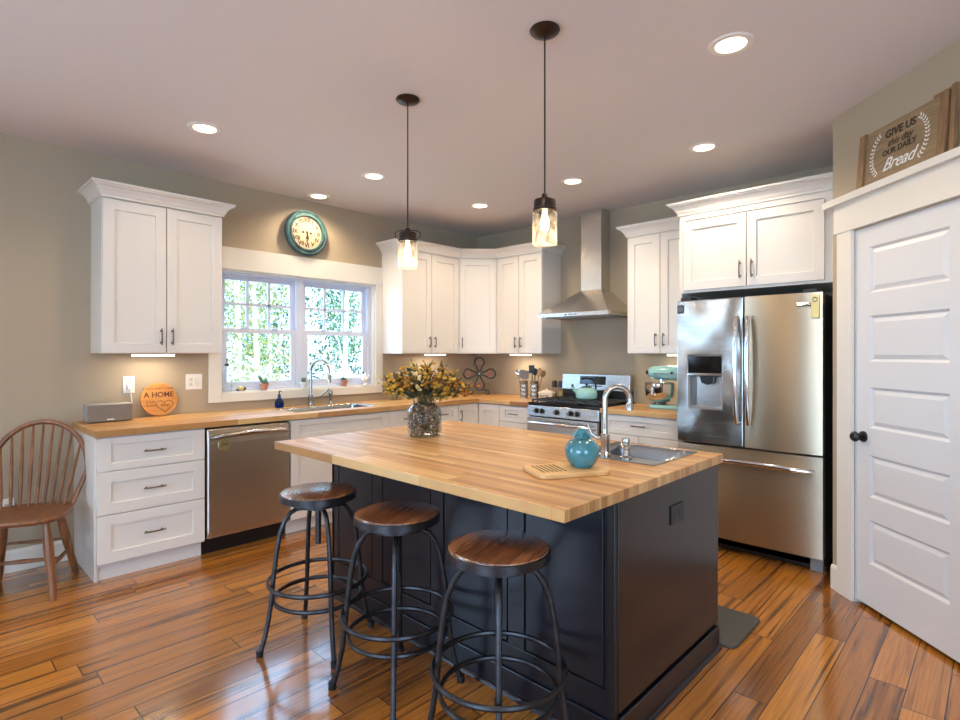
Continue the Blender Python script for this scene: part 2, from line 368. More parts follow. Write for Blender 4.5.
        o = (len(rings)-1)*4; fs.append((o, o+1, o+2, o+3))
        return s.add(vs, fs)
    def xf(s, mtx):
        s.v = [mtx @ v for v in s.v]; return s
    def build(s, name, ms, base=(0, 0, 0), bevel=0, smooth=False, ang=35, seg=2):
        me = bpy.data.meshes.new(name)
        b = Vector(base); me.from_pydata([tuple(v-b) for v in s.v], [], s.f)
        if not isinstance(ms, (list, tuple)): ms = [ms]
        for m in ms: me.materials.append(m)
        if len(ms) > 1: me.polygons.foreach_set('material_index', s.m)
        bm = bmesh.new(); bm.from_mesh(me); bmesh.ops.remove_doubles(bm, verts=bm.verts, dist=1e-6)
        bmesh.ops.recalc_face_normals(bm, faces=bm.faces); bm.to_mesh(me); bm.free()
        o = bpy.data.objects.new(name, me); C.objects.link(o)
        if smooth:
            for p in me.polygons: p.use_smooth = True
            e = o.modifiers.new('split', 'EDGE_SPLIT'); e.split_angle = R(ang)
        if bevel:
            m = o.modifiers.new('bevel', 'BEVEL'); m.width = bevel; m.segments = seg; m.limit_method = 'ANGLE'; m.angle_limit = R(50)
        return o

# frames: window wall (front faces +x), range wall (faces -y), pantry wall (45 degrees)
FR = {'W': (Vector((0, 0, 0)), R(90)), 'R': (Vector((0, 0, 0)), 0.), 'P': (Vector((3.782, -.912, 0)), R(-45))}
# in frame 'W' local x = world y, local y = -world x
class Thing:
    def __init__(s, name, label, cat, base, frame='R', group=None, rot=None, structure=False):
        if isinstance(frame, str): o, a = FR[frame]
        else: o, a = frame
        s.base = Vector(base)
        e = bpy.data.objects.new(name, None); C.objects.link(e); s.e = e
        e.empty_display_size = .05
        e.location = o + Matrix.Rotation(a, 4, 'Z') @ s.base; e.rotation_euler = (0, 0, a)
        if structure: e['kind'] = 'structure'
        else:
            e['label'] = label; e['category'] = cat
            if group: e['group'] = group
    def part(s, name, mb, m, parent=None, label=None, **k):
        o = mb.build(name, m, s.base, **k); o.parent = parent or s.e
        if label: o['label'] = label
        return o
def single(name, label, cat, mb, m, base, frame='R', group=None, **k):
    if isinstance(frame, str): o_, a = FR[frame]
    else: o_, a = frame
    o = mb.build(name, m, base, **k); o.location = o_+Matrix.Rotation(a, 4, 'Z') @ Vector(base); o.rotation_euler = (0, 0, a)
    o['label'] = label; o['category'] = cat
    if group: o['group'] = group
    return o
def struct(name, mb, m, **k):
    o = mb.build(name, m, **k); o['kind'] = 'structure'; return o
def text(name, s, size, m, parent, loc, rot=(R(90), 0, 0), ext=.0008, shear=0., align='CENTER', space=1.0, bold=0.):
    d = bpy.data.curves.new(name, 'FONT'); d.body = s; d.size = size; d.extrude = ext; d.align_x = align; d.align_y = 'CENTER'; d.shear = shear; d.space_character = space; d.offset = bold
    d.materials.append(m); o = bpy.data.objects.new(name, d); C.objects.link(o); 
    bpy.context.view_layer.update()
    me = bpy.data.meshes.new_from_object(o.evaluated_get(bpy.context.evaluated_depsgraph_get()))
    bpy.data.objects.remove(o); o = bpy.data.objects.new(name, me); C.objects.link(o)
    o.parent = parent; o.location = loc; o.rotation_euler = rot
    return o
def copy_tree(o, parent=None):
    c = o.copy(); C.objects.link(c)
    if parent: c.parent = parent
    for ch in list(o.children): copy_tree(ch, c)
    return c
def arc(c, r, a0, a1, n, plane='xz'):
    out = []
    for i in range(n+1):
        a = R(a0+(a1-a0)*i/n); u, v = r*math.cos(a), r*math.sin(a)
        out.append({'xz': (c[0]+u, c[1], c[2]+v), 'xy': (c[0]+u, c[1]+v, c[2]), 'yz': (c[0], c[1]+u, c[2]+v)}[plane])
    return out

H = 2.741
# ------------------------------------------------------------------ structure
struct('floor', MB().box(-.15, 7.9, -8.9, .15, -.06, 0), M['floor'])
struct('ceiling', MB().box(-.15, 7.9, -8.9, .15, H, H+.12), M['ceil'])
WY0, WY1, WZ0, WZ1 = -2.935, -1.455, 1.055, 2.05
ys = [-8.9, -8.0, -5.8, WY0, WY1, 0.15]; zs = [0, .35, WZ0, WZ1, 2.35, H]
struct('wall_left', MB().cells(ys, zs, lambda i, j: not ((i == 3 and j == 2) or (i == 1 and 1 <= j <= 3)), -.15, 0, 'x'), M['wall'])
struct('wall_back', MB().box(0, 7.9, 0, .15, 0, H), M['wall'])
struct('wall_outer', MB().box(7.8, 7.9, -2.5, 0, 0, H), M['wall'])
pw = MB().cells([0, .185, .895, 2.4], [0, 2.05, H], lambda i, j: not (i == 1 and j == 0), 0, .12, 'y')
o = struct('wall_right', pw, M['wall']); o.location = FR['P'][0]; o.rotation_euler = (0, 0, R(-45))
struct('wall_pantry', MB().box(3.782, 3.90, -.83, 0, 0, H), M['wall'])
struct('wall_far', MB().box(5.52, 7.9, -2.62, -2.5, 0, H), M['wall'])
struct('wall_side', MB().cells([-8.9, -7.0, -4.6, -2.5], [0, .35, 2.35, H], lambda i, j: not (i == 1 and j == 1), 7.65, 7.8, 'x'), M['wall'])
struct('wall_rear', MB().cells([-.15, 2.8, 6.0, 7.9], [0, .3, 2.4, H], lambda i, j: not (i == 1 and j == 1), -8.8, -8.65, 'y'), M['wall'])
bp_ = [(0, 0), (.014, 0), (.014, .12), (.009, .135), (0, .14)]
struct('baseboard_left', MB().sweep([(0, -8.6), (0, -3.90)], [(o_, z) for o_, z in bp_]), M['trim'])
struct('baseboard_rear', MB().sweep([(7.6, -8.65), (0.1, -8.65)], bp_), M['trim'])

# window over the sink
wt = Thing('window_1', '', '', (WY0, 0, WZ0), 'W', structure=True)   # frame W: x = world y, y = -world x
fr = MB().cells([WY0, WY0+.03, -2.262, -2.19, WY1-.055, WY1], [WZ0, WZ0+.03, WZ1-.03, WZ1], lambda i, j: i in (0, 2, 4) or j in (0, 2), .05, .13, 'y')
wt.part('window_frame', fr, M['vinyl'], bevel=.003)
wt.part('window_jamb', MB().cells([WY0, WY0+.012, WY1-.012, WY1], [WZ0, WZ0+.012, WZ1-.012, WZ1], lambda i, j: not (i == 1 and j == 1), 0, .05, 'y'), M['trim'])
zm = 1.56
for a, b in ((WY0+.03, -2.262), (-2.19, WY1-.055)):
    up = MB().cells([a, a+.04, b-.04, b], [zm-.015, zm+.025, WZ1-.07, WZ1-.03], lambda i, j: not (i == 1 and j == 1), .092, .12, 'y')
    u = wt.part('window_sash', up, M['vinyl'], bevel=.003)
    lo = MB().cells([a, a+.045, b-.045, b], [WZ0+.03, WZ0+.085, zm-.02, zm+.022], lambda i, j: not (i == 1 and j == 1), .06, .088, 'y')
    l = wt.part('window_sash', lo, M['vinyl'], bevel=.003)
    g = MB(); w3 = (b-a-.08)/3; z0, z1 = zm+.025, WZ1-.07
    for q in (1, 2): g.box(a+.04+w3*q-.012, a+.04+w3*q+.012, .098, .112, z0, z1)
    g.box(a+.04, b-.04, .098, .112, (z0+z1)/2-.012, (z0+z1)/2+.012)
    wt.part('muntin_grid', g, M['vinyl'], u)
    wt.part('pane', MB().box(a+.04, b-.04, .104, .107, z0, z1), M['glass'], u)
    wt.part('pane', MB().box(a+.045, b-.045, .072, .075, WZ0+.085, zm-.02), M['glass'], l)
    lk = MB(); 
    for q in (.3, .7): lk.box(a+(b-a)*q-.025, a+(b-a)*q+.025, .05, .06, zm+.022, zm+.034)
    wt.part('sash_lock', lk, M['vinyl'], l)
tr = MB()
tr.box(-3.03, WY0, -.02, 0, .985, 2.05); tr.box(WY1, -1.372, -.02, 0, .985, 2.05); tr.box(WY0, WY1, -.02, 0, .985, WZ0)
o = struct('trim_1', tr, M['trim'], bevel=.002); o.rotation_euler = (0, 0, R(90))
o = struct('trim_2', MB().box(-3.045, -1.36, -.026, 0, 2.05, 2.225), M['trim'], bevel=.003); o.rotation_euler = (0, 0, R(90))
# windows behind the photographer
for nm, bx, rot in (('window_2', (2.8, 6.0, .3, 2.4), 0), ('window_3', (-7.0, -4.6, .35, 2.35), 1), ('window_4', (-8.0, -5.8, .35, 2.35), 2)):
    a, b, c, d = bx; m = MB().cells([a, a+.07, (a+b)/2-.05, (a+b)/2+.05, b-.07, b], [c, c+.07, d-.07, d], lambda i, j: i in (0, 2, 4) or j in (0, 2), *((-8.75, -8.69), (7.7, 7.76), (-.07, -.02))[rot], 'y' if not rot else 'x')
    struct(nm, m, M['trim'])

# pantry door with casing, frame P
dt = Thing('door_1', '', '', (.183, 0, 0), 'P', structure=True)
def panel_slab(x0, x1, z0, z1, panels, px0, px1, yf, th):
    m = MB(); zz = [z0]+[v for p in panels for v in p]+[z1]; xs = [x0, px0, px1, x1]
    # front skin with openings + back + sides
    m.cells(xs, zz, lambda i, j: not (i == 1 and j % 2 == 1), yf, yf+.012, 'y')
    m.box(x0, x1, yf+.0121, yf+th, z0, z1)
    for a, b in panels:
        rings = []
        for d, y in ((0, yf+.001), (.012, yf+.0115), (.016, yf+.0115), (.036, yf+.003)):
            rings.append([(px0+d, y, a+d), (px1-d, y, a+d), (px1-d, y, b-d), (px0+d, y, b-d)])
        vs = [p for r in rings for p in r]; fs = []
        for q in range(3):
            for i in range(4): j = (i+1) % 4; fs.append((q*4+i, q*4+j, q*4+4+j, q*4+4+i))
        fs.append((12, 13, 14, 15)); m.add(vs, fs)
    return m
dt.part('door_slab', panel_slab(.188, .887, .022, 2.045, [(.25, .483), (.607, .829), (.974, 1.192), (1.328, 1.572), (1.694, 1.94)], .288, .775, .004, .035), M['door'])
kb = MB(); kb.lathe([(0, -.062), (.018, -.062), (.026, -.054), (.028, -.044), (.022, -.032), (.011, -.026), (.010, -.008), (.028, -.006), (.030, .003), (0, .003)], (.246, 0, .922), 28, 'y')
kb2 = dt.part('door_knob', kb, M['black'], label='black round door knob', smooth=True)
trp = MB(); trp.box(.062, .180, -.02, 0, 0, 2.055); trp.box(.892, 1.01, -.02, 0, 0, 2.055)
o = struct('trim_3', trp, M['trim'], bevel=.002); o.location = FR['P'][0]; o.rotation_euler = (0, 0, R(-45))
trp = MB(); trp.box(.04, 1.03, -.024, 0, 2.055, 2.215); trp.box(-.02, 1.09, -.052, 0, 2.215, 2.253)
o = struct('trim_4', trp, M['trim'], bevel=.002); o.location = FR['P'][0]; o.rotation_euler = (0, 0, R(-45))
trp = MB(); trp.box(.175, .186, 0, .12, 0, 2.05); trp.box(.889, .9, 0, .12, 0, 2.05); trp.box(.186, .889, .005, .12, 2.046, 2.055)
o = struct('trim_5', trp, M['door']); o.location = FR['P'][0]; o.rotation_euler = (0, 0, R(-45))
o = struct('baseboard_right', MB().sweep([(0, 0), (.06, 0)], bp_), M['trim']); o.location = FR['P'][0]; o.rotation_euler = (0, 0, R(-45))
o = struct('baseboard_pantry', MB().sweep([(1.01, 0), (2.4, 0)], bp_), M['trim']); o.location = FR['P'][0]; o.rotation_euler = (0, 0, R(-45))

# ------------------------------------------------------------------ cabinets
def pull(x, y, z, L=.10, vertical=True):
    """bow pull centred at x,z on a face at y (front -y)"""
    m = MB(); h = L/2; pts = []
    for i in range(9):
        t = -1+2*i/8; d = .020+.008*(1-t*t)
        pts.append((x, y-d, z+t*h*1.15) if vertical else (x+t*h*1.15, y-d, z))
    m.tube(pts, [.0036, .0052, .0056, .0052, .0048, .0052, .0056, .0052, .0036], 8)
    for sg in (-1, 1):
        p = (x, 0, z+sg*h*.8) if vertical else (x+sg*h*.8, 0, z)
        m.tube([(p[0], y, p[2]), (p[0], y-.006, p[2]), (p[0], y-.023, p[2])], [.007, .0042, .0042], 8)
    return m
CROWN = [(0, 0), (.010, 0), (.010, .014), (.016, .020), (.024, .038), (.042, .060), (.060, .070), (.060, .076), (.070, .078), (.070, .092), (0, .092)]
def crown(path, z): return MB().sweep(path, [(a, z+b) for a, b in CROWN])
UZ0, UZ1 = 1.372, 2.385
def upper(frame, x0, x1, label, z0=UZ0, z1=UZ1, dep=.325, ndoors=2, crown_path=None, hz=None, group='white wall cabinets', side=0., mid=None, door_in=.003):
    t = Thing('wall_cabinet', label, 'cabinet', (x0, 0, z0), frame, group)
    body = MB().box(x0, x1, -(dep-.02), -.002, z0, z1+.02)
    t.part('body', body, M['white'], bevel=.0015)
    n = ndoors; a, b = x0+side, x1-side; w = (b-a)/n
    for i in range(n):
        d = t.part('door', MB().shaker(a+i*w+door_in, a+(i+1)*w-door_in, z0+.004, z1-.012, -dep), M['white'])
        if n == 2: hx = a+w-.035 if i == 0 else a+w+.035
        else: hx = a+.03
        t.part('handle', pull(hx, -dep, hz or z0+.115), M['handle'], d, smooth=True)
    if crown_path: t.part('crown', crown(crown_path, z1-.005), M['white'])
    return t
def rect(x0, x1, d, left=True, right=True):
    p = [(x0, -d), (x1, -d)]
    if left: p = [(x0, 0)]+p
    if right: p = p+[(x1, 0)]
    return p
# left of window
upper('W', -3.794, -3.046, 'white two-door wall cabinet left of the sink window', crown_path=rect(-3.794, -3.046, .325))
# corner group
upper('W', -1.372, -.61, 'white two-door wall cabinet between the sink window and the corner')
upper('R', .61, 1.207, 'white two-door wall cabinet between the corner and the range hood')
t = Thing('wall_cabinet', 'narrow white diagonal one-door wall cabinet across the corner', 'cabinet', (0, 0, UZ0), 'R', 'white wall cabinets')
t.part('body', MB().prism([(.002, -.002), (.002, -.605), (.305, -.605), (.605, -.305), (.605, -.002)], UZ0, UZ1+.02), M['white'])
dl = math.hypot(.285, .285); mid = Vector((.4675, -.4675, 0)); rotm = Matrix.Translation(mid) @ Matrix.Rotation(R(45), 4, 'Z')
d = t.part('door', MB().shaker(-dl/2+.008, dl/2-.008, UZ0+.004, UZ1-.012, -.002).xf(rotm), M['white'])
t.part('handle', pull(-dl/2+.038, -.002, UZ0+.115).xf(rotm), M['handle'], d, smooth=True)
single('crown_moulding', 'white crown moulding running over the three corner wall cabinets', 'moulding',
       crown([(0, -1.372), (.325, -1.372), (.325, -.61), (.61, -.325), (1.207, -.325), (1.207, 0)], UZ1-.005), M['white'], (.3, -.3, UZ1), 'R')
# right of hood
upper('R', 2.135, 2.735, 'white two-door wall cabinet between the range hood and the fridge', crown_path=[(2.135, 0), (2.135, -.325), (2.735, -.325)])
# over the fridge
t = Thing('fridge_cabinet', 'wide white two-door cabinet and side panels around the top of the fridge', 'cabinet', (2.745, 0, 0), 'R')
FD = .65
t.part('body', MB().box(2.757, 3.735, -FD+.02, -.002, 1.82, 2.42), M['white'])
t.part('side_panel', MB().box(2.745, 2.757, -FD+.02, -.002, 0.0, 2.42), M['white'], bevel=.001)
t.part('side_panel', MB().box(3.735, 3.775, -FD-.0, -.002, 0.0, 2.42), M['white'], bevel=.001)
t.part('face_frame', MB().cells([2.745, 2.79, 3.68, 3.735], [1.82, 1.845, 2.36, 2.42], lambda i, j: not (i == 1 and j == 1), -FD, -FD+.02, 'y'), M['white'])
for i, (a, b) in enumerate(((2.783, 3.222), (3.228, 3.69))):
    d = t.part('door', MB().shaker(a, b, 1.838, 2.345, -FD-.02, rail=.06), M['white'])
    t.part('handle', pull(3.185 if i == 0 else 3.262, -FD-.02, 1.955, .11), M['handle'], d, smooth=True)
t.part('crown', crown([(2.745, 0), (2.745, -FD), (3.775, -FD)], 2.40), M['white'])

# base cabinets
def base(frame, x0, x1, label, fronts, dep=.61, toe=True, end=None, hollow=False):
    """fronts: list of (x0,x1,z0,z1,kind) kind: 'drawer','door','false' + handle pos"""
    t = Thing('base_cabinet', label, 'cabinet', (x0, 0, 0), frame, 'white base cabinets')
    t.part('body', MB().box(x0, x1, -dep, -.002, .105, .873) if not hollow else MB().cells([x0, x0+.018, x1-.018, x1], [-dep, -dep+.018, -.02, -.002], lambda i, j: not (i == 1 and j == 1), .105, .873), M['white'])
    t.part('toe_kick', MB().box(x0, x1, -dep+.055, -.1, 0, .105), M['white'])
    if end == 'left': t.part('end_panel', MB().box(x0-.016, x0, -dep+.04, -.002, 0, .873), M['white'], bevel=.001); 
    for (a, b, c, d_, kind, hx) in fronts:
        nm = 'drawer' if kind == 'drawer' else ('false_front' if kind == 'false' else 'door')
        small = (d_-c) < .2
        d = t.part(nm, MB().shaker(a+.002, b-.002, c, d_, -dep-.02, rail=.043 if small else .064, rx=.072 if kind != 'door' else .062), M['white'])
        if kind == 'drawer': t.part('handle', pull((a+b)/2, -dep-.02, (c+d_)/2, .11, False), M['handle'], d, smooth=True)
        elif kind == 'door': t.part('handle', pull(hx, -dep-.02, d_-.10), M['handle'], d, smooth=True)
    return t
Y0 = -3.871
base('W', Y0, Y0+.594, 'white three-drawer base cabinet at the left end of the worktop', [(Y0-.016, Y0+.594, .115, .40, 'drawer', 0), (Y0-.016, Y0+.594, .406, .66, 'drawer', 0), (Y0-.016, Y0+.594, .666, .865, 'drawer', 0)], end='left')
s0 = Y0+.594+.61
base('W', s0, s0+.914, 'white sink base cabinet with a blank front beside the dishwasher', [(s0, s0+.914, .715, .865, 'false', 0), (s0, s0+.457, .115, .708, 'door', s0+.42), (s0+.457, s0+.914, .115, .708, 'door', s0+.495)], hollow=True)
a = s0+.914; b = -.914; mdl = (a+b)/2
base('W', a, b, 'white base cabinet with two drawers right of the sink, behind the flower jar', [(a, mdl, .715, .865, 'drawer', 0), (mdl, b, .715, .865, 'drawer', 0), (a, mdl, .115, .708, 'door', mdl-.04), (mdl, b, .115, .708, 'door', mdl+.04)])
# corner cabinet
t = Thing('corner_base_cabinet', 'white corner base cabinet with folding inner-corner doors', 'cabinet', (.3, -.3, 0), 'R')
t.part('body', MB().prism([(.002, -.002), (.002, -.912), (.61, -.912), (.61, -.61), (.912, -.61), (.912, -.002)], .105, .873), M['white'])
t.part('toe_kick', MB().prism([(.1, -.1), (.1, -.912), (.555, -.912), (.555, -.555), (.912, -.555), (.912, -.1)], 0, .105), M['white'])
rW = Matrix.Rotation(R(90), 4, 'Z')
d = t.part('door', MB().shaker(-.910, -.634, .115, .865, -.63).xf(rW), M['white'])
t.part('handle', pull(-.885, -.63, .76).xf(rW), M['handle'], d, smooth=True)
t.part('door', MB().shaker(.634, .910, .115, .865, -.63), M['white'])
RX0, RX1 = 1.297, 2.055
base('R', .914, RX0-.004, 'narrow white base cabinet between the corner and the range', [(.914, RX0-.004, .715, .865, 'drawer', 0), (.914, RX0-.004, .115, .708, 'door', 1.24)])
base('R', RX1+.004, 2.743, 'white base cabinet with a wide drawer between range and fridge', [(RX1+.004, 2.743, .715, .865, 'drawer', 0), (RX1+.004, 2.4, .115, .708, 'door', 2.36), (2.4, 2.743, .115, .708, 'door', 2.44)])

# worktops
ct = MB()
SX0, SX1, SY0, SY1 = .135, .52, -2.56, -1.79
xs = [.003, SX0, SX1, .65]; yy = [-3.896, SY0, SY1, -.65]
ct.cells(xs, yy, lambda i, j: not (i == 1 and j == 1), .874, .914, 'z', 1)
ct.cells([.003, .65, RX0-.003], [-.65, -.003], lambda i, j: True, .874, .914, 'z', 0)
single('worktop', 'L-shaped butcher-block worktop from the left wall round to the range', 'worktop', ct, [M['butx'], M['buty']], (.3, -.3, .874), 'R', bevel=.003)
single('worktop', 'short butcher-block worktop under the stand mixer', 'worktop', MB().box(RX1+.003, 2.743, -.65, -.003, .874, .914), M['butx'], (2.4, -.3, .874), 'R', bevel=.003)

def basin(x0, x1, y0, y1, z, depth, rim=.0, r=.05, lip=.0):
    """open sink bowl with a flat rim; rounded corners"""
    def rr(d, rad, n=5):
        pts = []
        for cx_, cy_, a0 in ((x1-d-rad, y1-d-rad, 0), (x0+d+rad, y1-d-rad, 90), (x0+d+rad, y0+d+rad, 180), (x1-d-rad, y0+d+rad, 270)):
            for i in range(n+1):
                q = R(a0+90*i/n); pts.append((cx_+rad*math.cos(q), cy_+rad*math.sin(q)))
        return pts
    rings = [(0, r, z), (0, r, z+.004), (rim, max(r-rim*.5, .02), z+.004), (rim+.006, r, z-.004), (rim+.016, r, z-depth+.03), (rim+.045, r, z-depth), ]
    L = [[(px, py, zz) for px, py in rr(d, rad)] for d, rad, zz in rings]; n = len(L[0])
    vs = [p for l in L for p in l]; fs = []
    for q in range(len(L)-1):
        for i in range(n): j = (i+1) % n; fs.append((q*n+i, q*n+j, (q+1)*n+j, (q+1)*n+i))
    fs.append([(len(L)-1)*n+i for i in range(n)])
    return MB().add(vs, fs)
t = Thing('sink', 'stainless sink set in the worktop under the window', 'sink', ((SX0+SX1)/2, (SY0+SY1)/2, .72), 'R')
t.part('bowl', basin(SX0+.001, SX1-.001, SY0+.001, SY1-.001, .905, .17, .004), M['sinksteel'], smooth=True)
t.part('drain', MB().cyl((.33, -2.17, .7365), .045, .003), M['chrome'])
# wall tap, side spray
def gooseneck(t, x, y, z, h, reach, ang, r=.011, m='nickel', head=.09):
    """spout rising at x,y and arching toward direction ang"""
    dx, dy = math.cos(ang), math.sin(ang); R_ = reach/2
    pts = [(x, y, z+.06), (x, y, z+(h-R_)*.6), (x, y, z+h-R_)]
    for i in range(1, 13):
        a = math.pi-i*math.pi/12*1.02; u = R_+R_*math.cos(a); pts.append((x+dx*u, y+dy*u, z+h-R_+R_*math.sin(a)))
    l = pts[-1]; pts += [(l[0], l[1], l[2]-.01), (l[0], l[1], l[2]-.02)]
    t.part('spout', MB().tube(pts, r, 14), M[m], smooth=True)
    t.part('spray_head', MB().tube([(l[0], l[1], l[2]-.012), (l[0], l[1], l[2]-.02), (l[0], l[1], l[2]-head)], [r, r*1.35, r*1.5], 14), M[m], smooth=True)
    t.part('base', MB().lathe([(0, 0), (.029, 0), (.029, .008), (.020, .016), (.018, .05), (.021, .06), (.021, .095), (.014, .10), (.012, .125), (0, .125)], (x, y, z), 24), M[m], smooth=True)
t = Thing('faucet', 'steel gooseneck faucet at the sink under the window', 'faucet', (.075, -2.19, .914), 'R')
gooseneck(t, .075, -2.19, .914, .40, .2, R(20), .013)
t.part('lever', MB().tube([(.075, -2.17, .985), (.08, -2.10, .99), (.095, -2.05, 1.03), (.10, -2.03, 1.055)], [.012, .009, .008, .010], 10), M['nickel'], smooth=True)
single('side_sprayer', 'small steel side sprayer right of the window faucet', 'sprayer', MB().lathe([(0, 0), (.024, 0), (.022, .01), (.013, .02), (.013, .07), (.018, .09), (.019, .115), (.012, .13), (0, .133)], (.07, -1.99, .914), 20), M['nickel'], (.07, -1.99, .914), 'R', smooth=True)

# ------------------------------------------------------------------ dishwasher
x0, x1 = Y0+.597, Y0+.594+.607
t = Thing('dishwasher', 'stainless dishwasher between the three-drawer cabinet and the sink cabinet', 'dishwasher', (x0, 0, 0), 'W')
t.part('body', MB().box(x0+.004, x1-.004, -.58, -.03, .1, .868), M['gap'])
dm = MB(); prof = [(-.582, .118), (-.632, .118), (-.640, .16), (-.642, .76), (-.636, .80), (-.632, .862), (-.582, .862)]
dm.prism([(a_, b_) for a_, b_ in prof], x0+.006, x1-.006, 'x')
t.part('door', dm, M['dw'], bevel=.012)
hp = [(x0+.035, -.635, .800), (x0+.05, -.672, .808), (x0+.10, -.684, .815), ((x0+x1)/2, -.692, .822), (x1-.10, -.684, .815), (x1-.05, -.672, .808), (x1-.035, -.635, .800)]
t.part('handle', MB().tube(hp, [.012, .016, .018, .018, .018, .016, .012], 14), M['steel'], smooth=True)
t.part('toe_kick', MB().box(x0+.004, x1-.004, -.55, -.5, 0, .112), M['black'])
t = Thing('round_magnet', 'small round golden magnet on the dishwasher door', 'magnet', (-3.157, -.642, .745), 'W')
t.part('disc', MB().cyl((-3.157, -.648, .745), .042, .006, 32, 'y'), M['brass'], bevel=.001)
text('lettering', 'DISHES', .016, M['ink'], t.e, (0, -.0065, .004), ext=.0004)

# ------------------------------------------------------------------ range
t = Thing('range', 'stainless gas range under the hood', 'stove', (RX0, 0, 0), 'R')
t.part('body', MB().box(RX0, RX1, -.63, -.02, .03, .905), M['black'], bevel=.002)
t.part('cooktop', MB().box(RX0, RX1, -.655, -.02, .905, .922), M['blackgloss'], bevel=.003)
t.part('control_panel', MB().prism([(-.63, .795), (-.665, .80), (-.655, .895), (-.63, .9)], RX0, RX1, 'x'), M['steel'], bevel=.003)
for fx in (.135, .215, .43, .625, .715):
    kx = RX0+fx*(RX1-RX0)*1.0
    kn = t.part('knob', MB().lathe([(0, -.030), (.016, -.030), (.020, -.024), (.021, -.008), (.024, -.004), (.024, 0), (0, 0)], (kx, -.661, .848), 24, 'y'), M['black'], smooth=True)
    t.part('knob_grip', MB().box(kx-.0035, kx+.0035, -.701, -.688, .832, .866), M['lgrey'], kn, bevel=.001)
dr = t.part('oven_door', MB().box(RX0+.004, RX1-.004, -.672, -.632, .25, .79), M['steel'], bevel=.004)
t.part('oven_window', MB().box(RX0+.1, RX1-.1, -.675, -.671, .36, .66), M['blackgloss'], dr)
hp = [(RX0+.04, -.672, .735), (RX0+.05, -.705, .742), (RX0+.14, -.718, .745), (1.676, -.724, .748), (RX1-.14, -.718, .745), (RX1-.05, -.705, .742), (RX1-.04, -.672, .735)]
t.part('oven_handle', MB().tube(hp, .014, 14), M['chrome'], dr, smooth=True)
t.part('warming_drawer', MB().box(RX0+.004, RX1-.004, -.665, -.632, .06, .24), M['steel'], bevel=.004)
bgd = t.part('back_guard', MB().prism([(-.10, 1.02), (-.085, 1.172), (-.02, 1.172), (-.02, 1.02)], RX0-.01, RX1-.02, 'x'), M['steel'], bevel=.004)
t.part('back_riser', MB().box(RX0-.006, RX1-.024, -.085, -.02, .92, 1.02), M['black'])
t.part('display', MB().prism([(-.101, 1.075), (-.094, 1.155), (-.08, 1.155), (-.08, 1.075)], 1.50, 1.78, 'x'), M['blackgloss'], bgd)
bt = MB()
for i in range(5): bt.box(1.60+i*.03, 1.62+i*.03, -.1025, -.098, 1.055, 1.065)
t.part('buttons', bt, M['dgrey'], bgd)
for gx in (RX0+.02, RX0+.262, RX0+.504):
    g = MB(); w = .234; a, b = gx, gx+w
    for yy_ in (-.62, -.36, -.11): g.box(a, b, yy_-.006, yy_+.006, .936, .950)
    for xx in (a+.006, b-.006, (a+b)/2): g.box(xx-.006, xx+.006, -.62, -.11, .936, .950)
    for yy_ in (-.49, -.235): g.box(a+.03, b-.03, yy_-.005, yy_+.005, .94, .954)
    for xx in (a+.006, b-.006):
        for yy_ in (-.615, -.36, -.115): g.box(xx-.007, xx+.007, yy_-.007, yy_+.007, .922, .94)
    t.part('grate', g, M['iron'])
for bx in (RX0+.137, RX0+.38, RX0+.621):
    for by in (-.49, -.235):
        t.part('burner', MB().lathe([(0, 0), (.045, 0), (.045, .006), (.03, .010), (.03, .014), (0, .014)], (bx, by, .922), 20), M['iron'])

# hood
t = Thing('range_hood', 'stainless chimney hood above the gas range', 'range hood', (1.67, 0, 1.71), 'R')
hx0, hx1 = 1.295, 2.045
cx0, cx1, cd = 1.558, 1.782, .17
rings = [(hx0, hx1, -.50, 1.712), (hx0, hx1, -.50, 1.745)]
vs = []
N_ = 10
for i in range(N_+1):
    u = i/N_; z = 1.745+(1.975-1.745)*u; k = 1-(1-u)**1.0
    k = u+.10*u*(1-u)*-1.6
    rings.append((hx0+(cx0-hx0)*u, hx1+(cx1-hx1)*u, -.5+(.5-cd)*u, z))
for a_, b_, y_, z_ in rings: vs += [(a_, y_, z_), (b_, y_, z_), (b_, -.004, z_), (a_, -.004, z_)]
fs = [(0, 1, 2, 3)]
for q in range(len(rings)-1):
    for i in range(4): j = (i+1) % 4; fs.append((q*4+i, q*4+j, q*4+4+j, q*4+4+i))
fs.append([(len(rings)-1)*4+i for i in range(4)])
t.part('canopy', MB().add(vs, fs), M['steelh'], smooth=True, ang=25)
t.part('chimney', MB().box(cx0, cx1, -cd, -.004, 1.96, 2.40), M['steelh'], bevel=.002)
t.part('chimney_extension', MB().box(cx0+.003, cx1-.003, -cd+.003, -.004, 2.40, H-.001), M['steelh'])
t.part('filter', MB().box(hx0+.05, hx1-.05, -.45, -.05, 1.704, 1.712), M['lgrey'])
cp = MB()
for i in range(4): cp.cyl((1.61+i*.035, -.504, 1.728), .006, .004, 12, 'y')
t.part('buttons', cp, M['dgrey'])

